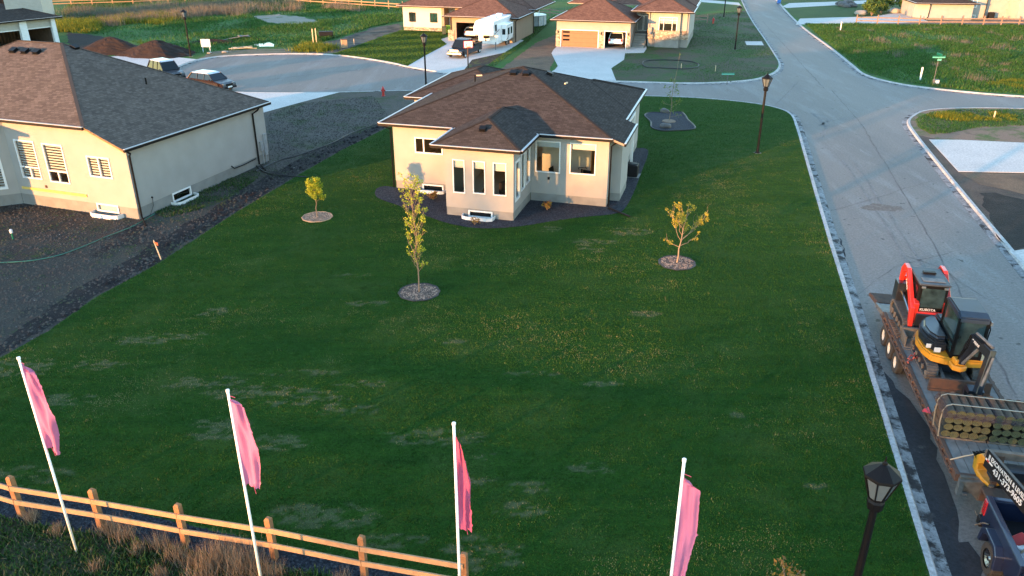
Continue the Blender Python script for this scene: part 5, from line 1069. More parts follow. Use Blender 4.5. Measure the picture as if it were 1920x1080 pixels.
# ================================================================== VEHICLES
def wheel(root,x,y,r,w,rimm='rim',name='wheel',z=None,rr_=.6,s=None):
    s=s or (1 if x>0 else -1); z=r if z is None else z
    t=MB().lathe([(r*rr_,-w/2),(r*.93,-w/2),(r,-w*.36),(r,w*.36),(r*.93,w/2),(r*rr_,w/2)],(x,y,z),20,'X',caps=False).build(name,M['tyre'],root)
    MB().lathe([(r*rr_*1.0,-w*.42),(r*rr_,w*.42),(r*rr_*.86,w*.40),(r*rr_*.5,w*.22),(r*.16,w*.25),(r*.14,w*.42)] if s>0 else [(r*.14,-w*.42),(r*.16,-w*.25),(r*rr_*.5,-w*.22),(r*rr_*.86,-w*.40),(r*rr_,-w*.42),(r*rr_,w*.42)],(x,y,z),16,'X').build('rim',M[rimm],t)
    return t
def car(label,cat,loc,rz,L=4.6,W=1.84,H=1.66,paint='silver',name='parked_car',hood=.26,kind='suv',roofm=None,grp=None):
    t=thing(name,label,cat,loc,rz,grp); h=L/2; w=W/2; hb=.98
    B=[(-h+.05,.32,w*.86),(-h,.55,w*.90),(-h+.06,.72,w*.92),(-h+.32,.84,w*.96),(-h+L*hood,.98,w*.98),(h-.25,1.04,w*.97),(h-.02,.92,w*.93),(h,.5,w*.92),(h-.08,.32,w*.88)]
    arch=[]
    mb=MB().loft(B[:]); 
    mb.box(-w*.99,-w*.9,-h+.5,h-.5,.30,.86).box(w*.9,w*.99,-h+.5,h-.5,.30,.86)
    mb.build('body',M[paint],t,.05,seg=2)
    c0=-h+L*(hood-.02); re=h-.18 if kind!='pickup' else .55
    G_=[(c0,.98,w*.92),(c0+.62,H-.06,w*.74),(c0+1.0,H,w*.70),(re-.55 if kind!='pickup' else re-.25,H-.02,w*.70),(re,1.0,w*.90)]
    MB().loft(G_).build('window',M['glassdark'],t,.02)
    R_=[(c0+.58,H-.07,w*.76),(c0+1.0,H+.025,w*.72),(re-.5 if kind!='pickup' else re-.22,H+.01,w*.72),(re-.42 if kind!='pickup' else re-.18,H-.09,w*.77),(c0+1.0,H-.07,w*.76)]
    MB().loft(R_).build('roof',M[roofm or paint],t,.02)
    pl=MB()
    for s in(-1,1):
        for y0,y1 in ((c0,c0+.62),(re,re-.5 if kind!='pickup' else re-.25)): pl.bar((s*w*.925,y0,.99),(s*w*.75,y1,H-.04),.07,.05)
        for y in ((c0+1.25,c0+2.15) if kind!='pickup' else (c0+1.2,)): pl.bar((s*w*.93,y,.99),(s*w*.745,y,H-.03),.05,.04)
    pl.build('pillar',M[paint],t)
    for s in(-1,1):
        MB().box(s*w*.62-.17,s*w*.62+.17,-h-.01,-h+.22,.64,.80).build('headlight',M['lens'],t,.03); MB().box(s*w*.78-.1,s*w*.78+.1,h-.12,h+.015,.72,1.0).build('tail_light',M['taillight'],t,.02)
        MB().box(s*(w+.02)-.1*(s<0),s*(w+.02)+.1*(s>0),c0+.25,c0+.4,1.0,1.14).build('mirror',M[paint],t,.02)
        for y in(-h+.88,h-.85): wheel(t,s*(w-.10),y,.34,.22)
    MB().box(-w*.42,w*.42,-h-.02,-h+.05,.55,.74).build('grille',M['black'],t); MB().box(-w*.9,w*.9,-h-.04,-h+.2,.30,.46).build('bumper',M['dark'],t,.03); MB().box(-w*.9,w*.9,h-.2,h+.04,.32,.5).build('bumper',M['dark'],t,.03)
    MB().box(-.26,.26,-h-.05,-h-.03,.40,.52).build('licence_plate',M['white'],t)
    return t
car('white hatchback seen from behind inside the open garage of the camper house','car',(*ofs(O4,15.8,1.9,2.6),.04),-15.8+180,4.3,1.75,1.42,'whitepaint')
car('white suv parked inside the open single garage between the stone piers','car',(*ofs(O5,15.4,7.2,2.9),.04),-15.4+180,4.6,1.85,1.7,'whitepaint')
cx,cy=G(384,170); car('maroon crossover with sky reflection painted as a pale roof, parked at the turning circle, front to the right','car',(cx+.3,cy+1.2,-.1),57+4,4.7,1.85,1.58,'maroon',roofm='silver')  # silver roof paint stands in for sky reflected on the maroon roof
cx,cy=G(306,149); car('dark suv with pale roof half hidden behind the left bungalow roof','car',(cx,cy+1,-.1),48,4.6,1.85,1.8,'blackpaint',roofm='silver')
# pickup on the driveway
t=car('dark pickup truck with chrome bumper standing on the camper house driveway','pickup truck',(*G(872,103),.02),-22,5.7,2.0,1.86,'blackpaint',name='pickup_truck',kind='pickup',roofm='blackpaint')
MB().box(-.9,.9,-2.93,-2.82,.42,.62).build('chrome_bumper',M['chrome'],t,.03); MB().box(-.55,.55,-2.9,-2.84,.68,.98).build('chrome_grille',M['chrome'],t,.03)
MB().box(-.84,.84,.75,2.7,1.045,1.07).build('cargo_bed',M['dark'],t); MB().box(-.95,-.84,.7,2.8,1.0,1.22).box(.84,.95,.7,2.8,1.0,1.22).box(-.84,.84,2.7,2.8,1.0,1.22).build('bed_wall',M['blackpaint'],t)
# fifth wheel camper
rx,ry=G(917,93); t=thing('camper_trailer','big white fifth wheel camper trailer with a raised nose, beside the tan garage','camper trailer',(rx-.1,ry,0),-15.8)
ZT=3.45; w=1.22
MB().loft([(0,.62,w),(0,1.75,w),(-1.75,1.85,w),(-1.95,2.1,w*.98),(-1.9,2.9,w*.97),(-1.35,3.35,w*.95),(-.9,ZT,w*.93),(6.6,ZT-.05,w*.93),(6.9,3.2,w),(6.9,.65,w)]).build('body',M['whitepaint'],t,.07,seg=2)
MB().box(w-.02,w+.62,1.5,4.6,.85,2.75).build('slide_out',M['whitepaint'],t,.04); MB().box(w+.1,w+.5,1.485,1.50,1.6,2.25).build('window',M['glassdark'],t)
MB().box(w+.60,w+.63,2.1,2.9,1.5,2.3).build('window',M['glassdark'],t); MB().box(w+.60,w+.63,3.4,4.1,1.5,2.3).build('window',M['glassdark'],t); MB().box(w-.01,w+.02,-1.0,-.45,2.25,3.0).build('window',M['glassdark'],t); MB().box(w-.01,w+.02,5.2,6.2,1.6,2.3).build('window',M['glassdark'],t)
for i,p in enumerate([(.2,.9,2.6),(2.2,1.0,2.2),(4.4,.5,1.5)]): MB().box(-.35,.35,p[0],p[0]+.7,ZT-.02,ZT+.22).build('roof_unit',M['white'],t,.05)
MB().prism([(1.3,1.0),(2.0,1.15),(2.6,1.5),(2.2,1.05)],w+.625,w+.64,'X').prism([(3.2,.9),(4.2,1.0),(4.6,1.4),(4.2,.92)],w+.625,w+.64,'X').prism([(-1.3,1.95),(0.6,2.25),(.6,2.33),(-1.3,2.05)],w,w+.015,'X').build('stripe',mat('maroon_stripe',(.10,.03,.05),.4),t)
MB().box(-.3,.3,-.95,-.45,1.42,1.78).tube([(0,-.9,1.5),(0,-.95,1.1)],.06,6).build('hitch_pin_box',M['black'],t)
for x in(-.95,.95): MB().tube([(x,-.05,0),(x,-.05,.9)],.05,6).build('landing_leg',M['steel'],t)
for x in(-1.05,1.05):
    for y in(4.2,5.1): wheel(t,x,y,.36,.24)
MB().box(-.5,.5,-.015,0,.75,1.15).build('front_hatch',M['whitepaint'],t,.01)
t=thing('wheel_chock','small orange and black block on the driveway by the camper trailer','chock',(*G(898,88),0)); MB().prism([(-.3,0),(.3,0),(.15,.35),(-.1,.3)],-.15,.15,'Y').build('block',M['hydrant'],t)
# ---------------------------------------------------------------- the rig on the street
RO=(12.31,18.04); RY=-12.2; RZ=-.1
def rig(x,y): a=R(RY); return (RO[0]+x*COS(a)-y*SIN(a),RO[1]+x*SIN(a)+y*COS(a))
DZ=1.0   # deck top above the road
t=thing('flatbed_trailer','long rusty gooseneck flatbed trailer parked along the kerb','trailer',(*rig(0,0),RZ),RY)
W2=2.55
pl=MB()
for i in range(8): x=.13+i*.29; pl.box(x,x+.275,.0,10.1,DZ-.05,DZ)
pl.build('deck_boards',M['deck'],t)
MB().box(.0,.11,-.1,10.1,DZ-.22,DZ+.015).box(W2-.11,W2,-.1,10.1,DZ-.22,DZ+.015).box(.11,W2-.11,-.12,-.0,DZ-.2,DZ+.01).box(.55,.72,-.1,10.1,DZ-.42,DZ-.06).box(1.83,2.0,-.1,10.1,DZ-.42,DZ-.06).build('side_frame',M['rust'],t)
sp=MB()
for i in range(21):
    for x in(-.055,W2-.02): sp.box(x,x+.075,.2+i*.47,.32+i*.47,DZ-.16,DZ-.02)
sp.box(-.085,-.055,.1,10.1,DZ-.13,DZ-.09).box(W2+.055,W2+.085,.1,10.1,DZ-.13,DZ-.09).build('stake_pockets',M['rust'],t)
dv_=MB()   # dovetail and the two slatted ramps folded flat behind
Md=Matrix.Translation((0,10.1,DZ))@Matrix.Rotation(R(-9),4,'X')
dv_.box(.0,.1,0,1.3,-.18,.0,Md).box(W2-.1,W2,0,1.3,-.18,.0,Md).box(.1,W2-.1,0,1.3,-.07,-.02,Md); dv_.build('dovetail',M['steel'],t)
for a in(.04,1.42):
    rp=MB(); 
    for s in(0,1.0): rp.box(a+s,a+s+.08,1.3,2.75,-.12,-.02,Md)
    for i in range(9): rp.bar(Md@Vector((a,1.36+i*.16,0)),Md@Vector((a+1.08,1.36+i*.16,0)),.07,.05)
    rp.build('ramp',M['rust'],t)
rp=MB()
for i in range(9): rp.box(.08,.62,8.0+i*.16,8.09+i*.16,DZ+.0,DZ+.06)
rp.box(.06,.10,7.9,9.4,DZ,DZ+.05).box(.58,.62,7.9,9.4,DZ,DZ+.05).build('ramp_slats',mat('rust_brown',(.16,.085,.05),.9,var=.3,vs=6),t)
MB().box(.12,.66,9.45,10.05,DZ+.004,DZ+.03).box(.12,.6,7.1,7.85,DZ+.004,DZ+.03).build('deck_plate',M['steel'],t)
for y in(7.2,8.25,9.3):
    for x in(.16,W2-.16): wheel(t,(x-.08 if x<1 else x+.08),y,.40,.24,'beigerim',z=.40,rr_=.55,s=-1 if x<1 else 1)
    MB().tube([(.2,y,.4),(W2-.2,y,.4)],.06,6).build('axle',M['mud'],t)
MB().box(-.06,.22,6.7,9.8,DZ-.2,DZ-.16).build('wheel_guard',M['rust'],t)
# front bulkhead, jack leg, gooseneck
MB().box(.1,W2-.1,-.22,-.12,DZ-.5,DZ+.02).prism([(.1,DZ-.05),(.95,DZ+.05),(1.0,DZ+.35),(.95,DZ-.62),(.6,DZ-.6)],-.35,-.24,'Y').build('front_crossmember',M['mud'],t)
MB().box(.08,.2,-.3,-.14,DZ-.55,DZ-.05).box(.2,.32,-.36,-.28,DZ-.5,DZ-.42).build('corner_bracket',M['steel'],t)
MB().tube([(.75,-.55,.10),(.75,-.55,DZ+.1)],.07,8).box(.6,.9,-.7,-.4,.08,.12).build('jack_leg',M['mud'],t)
ub=MB()
for x in(.82,1.73): ub.box(x-.07,x+.07,-.5,-.34,DZ-.5,2.02)
ub.bar((.82,-.42,DZ-.3),(1.73,-.42,DZ-.3),.12).bar((.82,-.42,1.5),(1.73,-.42,1.5),.10).bar((.82,-.42,.6),(1.73,-.42,1.9),.06).build('gooseneck_riser',M['rust'],t)
A1=(.50,-.42,2.02);B1=(1.14,-3.4,1.98)
nb=MB().bar(A1,B1,.12,.24); nb.bar((2.05,-.42,2.02),(1.40,-3.4,1.98),.12,.24).box(.44,2.1,-.48,-.36,1.9,2.12).box(1.05,1.5,-3.6,-3.3,1.75,2.15).bar((1.27,-3.45,1.8),(1.27,-3.45,1.15),.12); nb.build('gooseneck_beam',mat('brown_steel',(.12,.085,.065),.8,var=.2,vs=5),t)
MB().box(.55,2.0,-.9,-.5,1.45,1.85).build('toolbox',M['machblack'],t,.03)
MB().box(.5,2.1,-1.25,-.6,1.0,1.06).box(.52,2.08,-.62,-.55,.6,1.0).build('brown_deck_step',M['rust'],t)
# lettering on the left neck beam
d=(Vector(B1)-Vector(A1)).normalized(); nrm=Vector((-1,0,0)); nrm=(nrm-d*nrm.dot(d)).normalized(); tilt=R(0)
upv=d.cross(nrm)*-1
if upv.z<0: upv=-upv
lp=MB(); c0_=Vector(A1)+nrm*.065+d*.05
pw=.52; lo=c0_-upv*.36; hi=c0_+upv*.17
lp.add([tuple(lo),tuple(lo+d*2.9),tuple(hi+d*2.9),tuple(hi),tuple(lo+nrm*.012),tuple(lo+d*2.9+nrm*.012),tuple(hi+d*2.9+nrm*.012),tuple(hi+nrm*.012)],[(0,1,2,3),(7,6,5,4),(0,4,5,1),(1,5,6,2),(2,6,7,3),(3,7,4,0)]).build('sign_board',M['dark'],t)
def lettering(txt,org,ex,ey,size,mt,parent,name='lettering',w=1.0,off=.8):
    cu=bpy.data.curves.new(name,'FONT'); cu.body=txt; cu.size=size; cu.extrude=.002; cu.offset=size*.025; cu.space_character=1.02
    ob=bpy.data.objects.new('tmp',cu); C.objects.link(ob); dg=bpy.context.evaluated_depsgraph_get(); me=bpy.data.meshes.new_from_object(ob.evaluated_get(dg)); bpy.data.objects.remove(ob)
    ez=ex.cross(ey); Mx=Matrix(((ex.x*w,ey.x,ez.x,org.x),(ex.y*w,ey.y,ez.y,org.y),(ex.z*w,ey.z,ez.z,org.z),(0,0,0,1))); me.transform(Mx); me.materials.clear(); me.materials.append(M[mt])
    o=bpy.data.objects.new(name,me); C.objects.link(o); o.parent=parent; return o
lettering('JJ EXCAVATION & LEVELING',c0_+nrm*.018+d*.12-upv*.03,d,upv,.185,'letter',t,w=.80)
lettering('431-373-9605',c0_+nrm*.018+d*.42-upv*.26,d,upv,.235,'letter',t,w=.98)
MB().bar(c0_+nrm*.02+d*.03-upv*.10,c0_+nrm*.02+d*.36-upv*.10,.006,.05,up=tuple(upv)).build('reflector_tape',M['white'],t); MB().bar(c0_+nrm*.024+d*.10-upv*.10,c0_+nrm*.024+d*.2-upv*.10,.006,.052,up=tuple(upv)).build('reflector_tape',M['hydrant'],t)
# red chain binders and ribbon on the deck
ch=MB(); cr=random.Random(4)
for k_ in range(3):
    P=[(.05+.12*k_,6.0+.2*k_,DZ+.05)]
    for i in range(9): P.append((P[-1][0]+cr.uniform(-.06,.14),P[-1][1]+cr.uniform(-.02,.22),DZ+cr.uniform(.04,.16)))
    ch.tube(P,.025,5)
t2=tag(ch.build('load_chain',mat('red_chain',(.28,.05,.035),.6),None),'red load chains heaped on the left edge of the trailer deck','chain'); t2.location=(*rig(0,0),RZ); t2.rotation_euler=(0,0,R(RY))
rb=MB(); 
for i in range(5): a=cr.random()*6; rb.add([(.05,2.9,DZ+.03),(.05+.2*COS(a),2.9+.25*SIN(a),DZ+.12),(.05+.26*COS(a+.3),2.9+.25*SIN(a+.3),DZ+.02)],[(0,1,2)])
t2=tag(rb.build('ribbon',M['taillight'],None,norm=False),'red ribbon tied to the trailer edge beside the sod rolls','ribbon'); t2.location=(*rig(0,0),RZ); t2.rotation_euler=(0,0,R(RY))
# ---- compact track loader
M['cabglass']=mat('cab_glass',(.03,.055,.06),.12,var=.35,vs=2.5,spec=.6)
def tracks(root,x,y0,y1,z0,h_,w_,name='track'):
    r=h_/2; mb=MB(); n=8; P=[(y0+r-r*SIN(math.pi*i/n),z0+r-r*COS(math.pi*i/n)) for i in range(n+1)]+[(y1-r*1.0+r*SIN(math.pi*i/n),z0+r+r*COS(math.pi*i/n)) for i in range(n+1)]
    N=len(P); q=.80; I=[((p[0]-(y0+y1)/2)*.93+(y0+y1)/2,(p[1]-z0-r)*q+z0+r) for p in P]
    vs=[(x+s*w_/2,a,b) for s in(-1,1) for a,b in P]+[(x+s*w_/2,a,b) for s in(-1,1) for a,b in I]
    fs=[]
    for i in range(N): j=(i+1)%N; fs+=[(i,j,N+j,N+i),(2*N+i,3*N+i,3*N+j,2*N+j),(i,2*N+i,2*N+j,j),(N+i,N+j,3*N+j,3*N+i)]
    mb.add(vs,fs); o=mb.build(name,M['rubber'],root)
    lug=MB(); L=0; Q=P+[P[0]]; S=[0]
    for a,b in zip(Q[:-1],Q[1:]): S.append(S[-1]+math.dist(a,b))
    s_=0
    while s_<S[-1]:
        k=max(i for i in range(len(S)-1) if S[i]<=s_); f=(s_-S[k])/max(1e-6,S[k+1]-S[k]); a,b=Q[k],Q[k+1]; y=a[0]+(b[0]-a[0])*f; z=a[1]+(b[1]-a[1])*f; dy,dz=b[0]-a[0],b[1]-a[1]; l=math.hypot(dy,dz) or 1
        lug.cbox((x,y-dz/l*-.0+ (dz/l)*-.012,z+(dy/l)*-.012),(w_*.98,.045,.05),(math.atan2(dz,dy),0,0)); s_+=.10
    lug.build('track_lug',M['rubber'],o)
    MB().prism([((p[0]-(y0+y1)/2)*.985+(y0+y1)/2,(p[1]-z0-r)*.9+z0+r) for p in I],x-w_*.36,x+w_*.36,'X').build('track_frame',M['machblack'],o)
    rl=MB()
    for i in range(5): yy=y0+r+(y1-y0-2*r)*i/4; rl.lathe([(r*.36,-w_*.44),(r*.36,w_*.44)],(x,yy,z0+r*.62),12,'X')
    rl.build('track_roller',M['mud'],o); return o
t=thing('track_loader','red compact track loader with a black cab on the rear of the trailer','loader',(*rig(1.08,9.15),RZ+DZ),RY)
for x in(-.66,.66): tracks(t,x,-1.05,1.1,0,.62,.36)
MB().box(-.48,.48,-1.0,1.15,.25,.95).box(-.8,.8,.75,1.3,.55,1.35).build('chassis',M['machblack'],t,.03)
for s in(-1,1):
    o=MB().prism([(-1.12,.35),(-1.0,.30),(-.72,.95),(.55,1.95),(1.0,1.75),(1.12,1.1),(1.25,1.1),(1.22,1.85),(.95,2.12),(.45,2.12),(-.95,1.15)],s*.62-.075,s*.62+.075,'X').build('lift_arm',M['red'],t,.015)
    MB().prism([(-.95,.55),(-.55,.55),(-.45,1.15),(-.62,1.4),(-.9,1.3)],s*.50-.09,s*.50+.09,'X').build('arm_knuckle',M['red'],t,.02)
    MB().tube([(s*.6,-.7,.75),(s*.6,.8,1.0)],.045,8).build('hydraulic_cylinder',M['chrome'],t)
lettering('Kubota',Vector((-.705,.30,1.72)),Vector((0,-.78,-.60)).normalized(),Vector((0,-.60,.78)),.15,'letter',t)
MB().prism([(-.78,.78),(-.70,1.98),(.72,1.98),(.78,.9)],-.50,.50,'X').build('cab',M['black'],t,.04)
MB().add([(-.40,-.80,1.14),(.40,-.80,1.14),(.38,-.745,1.86),(-.38,-.745,1.86)],[(0,1,2,3)]).build('windscreen',M['cabglass'],t,norm=False)
for s in(-1,1): MB().add([(s*.508,-.62,1.05),(s*.508,.55,1.05),(s*.508,.55,1.82),(s*.508,-.58,1.82)],[(0,1,2,3)]).build('side_window',M['glassdark'],t,norm=False)
MB().box(-.53,.53,-.82,.78,1.98,2.06).build('cab_roof',mat('roof_steelblue',(.045,.055,.065),.55,spec=.25),t,.03); MB().box(-.38,.38,-.6,-.25,2.062,2.085).build('roof_hatch',M['steel'],t,.01); MB().box(-.22,.22,.1,.3,2.062,2.14).build('roof_handle',M['black'],t,.02)
MB().box(-.46,.46,-.95,-.80,.42,1.00).build('front_panel',M['red'],t,.02); MB().box(-.16,.16,-.97,-.95,.76,.86).build('handle',M['black'],t,.01); lettering('KUBOTA',Vector((-.36,-.835,1.02)),Vector((1,0,0)),Vector((0,0,1)),.13,'letter',t)
MB().prism([(-1.35,.02),(-1.95,.0),(-1.93,.05),(-1.42,.12),(-1.32,.50),(-1.22,.50),(-1.25,.05)],-.92,.92,'X').box(-.92,-.88,-1.93,-1.25,.0,.45).box(.88,.92,-1.93,-1.25,.0,.45).build('bucket',M['mud'],t)
MB().box(-.6,.6,-1.25,-1.05,.12,.45).build('coupler',M['black'],t,.02)
MB().box(-.55,.55,1.15,1.32,.75,1.5).build('rear_door',M['red'],t,.03)
for s in(-.38,.38): MB().box(s-.07,s+.07,-.83,-.78,1.88,1.96).build('work_light',M['lens'],t,.01)
# ---- mini excavator
t=thing('mini_excavator','yellow and black mini excavator with folded boom behind the sod pallets','excavator',(*rig(1.22,6.25),RZ+DZ),RY)
for x in(-.68,.70): tracks(t,x,-1.25,1.05,0,.52,.34)
MB().box(-.5,.5,-.8,.7,.12,.42).lathe([(.42,.42),(.42,.60)],(0,0,0),20).build('undercarriage',M['machblack'],t,.02)
MB().box(-.92,.92,-1.86,-1.78,.04,.46).box(-.92,.92,-1.90,-1.80,.02,.10).build('dozer_blade',M['rust'],t); MB().bar((-.35,-.8,.25),(-.4,-1.8,.22),.10).bar((.35,-.8,.25),(.4,-1.8,.22),.10).build('blade_arm',M['steel'],t)
ho=[(-.95,-.55),(-.78,-.98),(-.4,-1.15),(.3,-1.22),(.95,-1.15),(.98,.3),(.8,.85),(.35,1.1),(-.35,1.12),(-.85,.75),(-1.0,.1)]
up=thing_=MB().prism(ho,.60,.88,'Z').build('turntable_body',M['yellow'],t,.05,seg=2)
hd=[(-.90,-.40),(-.70,-.80),(-.30,-.80),(-.26,.9),(-.5,1.0),(-.82,.70),(-.95,.1)]
MB().prism(hd,.88,1.22,'Z').build('engine_cover',M['machblack'],t,.06,seg=2); MB().prism([(x*.97,y*.97) for x,y in hd],1.22,1.42,'Z').build('engine_cover_top',M['machblack'],t,.12,seg=3)
MB().prism([(-.26,.5),(.9,.5),(.78,.82),(.35,1.05),(-.3,1.08)],.88,1.45,'Z').build('rear_cover',M['machblack'],t,.06,seg=2)
MB().box(-.72,-.52,-.965,-.955,.95,1.12).box(-.9,-.7,-.7,-.69,.95,1.1).build('decal',M['letter'],t)
# cab frame with glass
c0x,c1x,yf,yb,zb,zt=-.22,.62,-1.10,.42,.88,2.32
cb=MB()
for x,y in((c0x,yf),(c1x,yf),(c0x,yb),(c1x,yb)): cb.box(x-.045,x+.045,y-.045,y+.045,zb,zt)
cb.box(c0x-.045,c1x+.045,yf-.04,yb+.04,zb,zb+.12).box(c0x-.04,c0x+.04,yf,yb,1.35,1.43).box(c1x-.04,c1x+.04,yf,yb,1.35,1.43).box(c0x,c1x,yb-.03,yb+.03,zb,1.5); cb.build('cab_frame',M['black'],t)

for vs in ([(c0x,yf-.01,1.0),(c1x,yf-.01,1.0),(c1x,yf-.01,zt),(c0x,yf-.01,zt)],[(c0x-.01,yf,1.0),(c0x-.01,yb,1.0),(c0x-.01,yb,zt),(c0x-.01,yf,zt)],[(c1x+.01,yf,1.0),(c1x+.01,yb,1.0),(c1x+.01,yb,zt),(c1x+.01,yf,zt)],[(c0x,yb+.01,1.5),(c1x,yb+.01,1.5),(c1x,yb+.01,zt),(c0x,yb+.01,zt)]): MB().add(vs,[(0,1,2,3)]).build('cab_glass',M['cabglass'],t,norm=False)
MB().loft([(yf-.10,zt-.12,.46),(yf-.06,zt+.05,.46),(yf+.3,zt+.13,.44),(yb-.2,zt+.12,.44),(yb+.08,zt+.02,.46),(yb+.08,zt-.06,.46)]).build('cab_roof',mat('blueblack_roof',(.016,.024,.04),.5,spec=.3),t,.05,seg=2).location.x=(c0x+c1x)/2
MB().box(c0x+.18,c1x-.18,-.15,.35,1.0,1.25).box(c0x+.2,c1x-.2,.22,.36,1.25,1.9).build('seat',M['dark'],t,.05)
for s in(.12,-.12): MB().tube([((c0x+c1x)/2+s*2,-.5,1.0),((c0x+c1x)/2+s*2,-.52,1.5)],.02,6).build('lever',M['black'],t)
MB().tube([(c1x+.08,yf+.05,1.1),(c1x+.1,yf,2.0),(c1x+.02,yf,2.25)],.02,6).build('grab_rail',M['black'],t); MB().box(c1x+.05,c1x+.1,yf-.08,yf+.02,2.18,2.3).build('work_light',M['lens'],t)
# swing post, boom, stick, bucket
MB().prism([(-.28,-1.15),(.22,-1.15),(.20,-1.5),(-.02,-1.62),(-.24,-1.5)],.62,.80,'Z').prism([(-.22,-1.2),(.18,-1.2),(.14,-1.5),(-.18,-1.5)],.80,1.0,'Z').build('swing_post',M['yellow'],t,.03)
F_=Vector((.0,-1.42,.90));K_=Vector((.12,-1.72,1.98));T_=Vector((.42,-2.45,1.78));S_=Vector((.20,-2.72,.55))
bo=MB(); bo.bar(F_,F_.lerp(K_,.55)+Vector((0,.05,0)),.20,.28,up=(0,1,0)).bar(F_.lerp(K_,.5)+Vector((0,.05,0)),K_,.19,.32,up=(0,1,0)).bar(K_-Vector((0,-.08,.02)),T_,.18,.34); bo.build('boom',M['machblack'],t,.015)
q=(T_-K_).normalized(); ll=lettering('DEERE',K_+q*.05+Vector((-.125,0,-.07)),q,Vector((0,0,1))-q*q.z,.12,'letter',t) 
st=MB().bar(T_+Vector((0,.1,.16)),S_,.17,.30,up=(0,1,0)); st.build('stick',M['machblack'],t,.015)
MB().tube([F_+Vector((0,-.16,.05)),K_.lerp(T_,.35)+Vector((0,0,-.12))],.05,8).build('boom_cylinder',M['steel'],t); MB().tube([K_+Vector((0,0,.16)),T_+Vector((0,.05,.24))],.045,8).build('stick_cylinder',M['steel'],t); MB().tube([T_+Vector((0,-.14,0)),S_+Vector((0,-.14,.35))],.04,8).build('bucket_cylinder',M['steel'],t)
hs=MB()
for k_ in range(4): o_=Vector((-.1+.05*k_,-.0,.02*k_)); hs.tube([F_+o_+Vector((0,.1,0)),F_.lerp(K_,.5)+o_+Vector((-.08,-.12,.1)),K_+o_+Vector((-.05,0,.1)),K_.lerp(T_,.6)+o_+Vector((-.03,0,.15))],.018,5)
hs.build('hose',M['black'],t)
bk=[(S_.y+.02,S_.z+.05),(S_.y+.35,S_.z+.10),(S_.y+.55,S_.z-.1),(S_.y+.5,S_.z-.42),(S_.y+.25,S_.z-.53),(S_.y-.02,S_.z-.42),(S_.y+.12,S_.z-.35),(S_.y+.34,S_.z-.35),(S_.y+.40,S_.z-.12),(S_.y+.1,S_.z-.08)]
MB().prism(bk,S_.x-.22,S_.x+.22,'X').build('bucket',M['machblack'],t)
# ---- spare toothed bucket at the front of the deck
x,y=rig(.80,-.12); t=thing('digger_bucket','yellow toothed digging bucket resting on the trailer front','bucket',(x,y,RZ+DZ),RY+20)
MB().prism([(-.35,.0),(.1,-.02),(.38,.15),(.42,.5),(.2,.72),(-.1,.66),(-.2,.5),(.05,.5),(.2,.38),(.18,.18),(-.05,.10),(-.35,.10)],-.24,.24,'X').build('shell',M['yellow'],t,.02)
for i in range(5): MB().prism([(.30,.45),(.52,.56),(.36,.62)],-.24+i*.105,-.18+i*.105,'X').build('tooth',M['black'],t)
MB().box(-.1,.1,-.2,.05,.6,.8).lathe([(.05,-.15),(.05,.15)],(0,-.08,.75),8,'X').build('mount_ear',M['yellow'],t)
t=tag(MB().tube([(.02,.55,DZ+.02),(.3,.42,DZ+.28),(.75,.25,DZ+.62)],.022,6).build('tie_strap',M['strap'],None),'pale tie strap from the trailer edge to the yellow bucket','strap'); t.location=(*rig(0,0),RZ); t.rotation_euler=(0,0,R(RY))
# ---- sod pallets: rolls lie along the trailer, their spiral ends face the tow truck
def spiralmat():
    m,nt,bs=newmat('sod_spiral'); tc=nt.nodes.new('ShaderNodeTexCoord'); u=nt.nodes.new('ShaderNodeSeparateXYZ'); nt.links.new(tc.outputs['UV'],u.inputs[0])
    def mth(op,a,b=None):
        n=nt.nodes.new('ShaderNodeMath'); n.operation=op
        for i,v in enumerate((a,b)):
            if v is None: continue
            if isinstance(v,(int,float)): n.inputs[i].default_value=v
            else: nt.links.new(v,n.inputs[i])
        return n.outputs[0]
    ln=nt.nodes.new('ShaderNodeVectorMath'); ln.operation='LENGTH'; nt.links.new(tc.outputs['UV'],ln.inputs[0]); r_=ln.outputs['Value']
    an=mth('DIVIDE',mth('ARCTAN2',u.outputs[1],u.outputs[0]),6.2832); f=mth('FRACT',mth('ADD',mth('MULTIPLY',r_,3.3),an))
    n_=noise(nt,tc.outputs['Object'],40,3); f=mth('ADD',f,mth('MULTIPLY',mth('SUBTRACT',n_,.5),.5))
    nt.links.new(ramp(nt,f,.35,.6,(.022,.019,.013),(.085,.088,.032)),bs.inputs['Base Color']); bs.inputs['Roughness'].default_value=.95; bump(nt,bs,f,.5,.02); return m
M['spiral']=spiralmat()
m_,n_t,b_s=newmat('net_wrap_film'); b_s.inputs['Base Color'].default_value=(.060,.050,.055,1); b_s.inputs['Roughness'].default_value=.95; b_s.inputs['Specular IOR Level'].default_value=.1; b_s.inputs['Alpha'].default_value=.5; M['netwrap']=m_
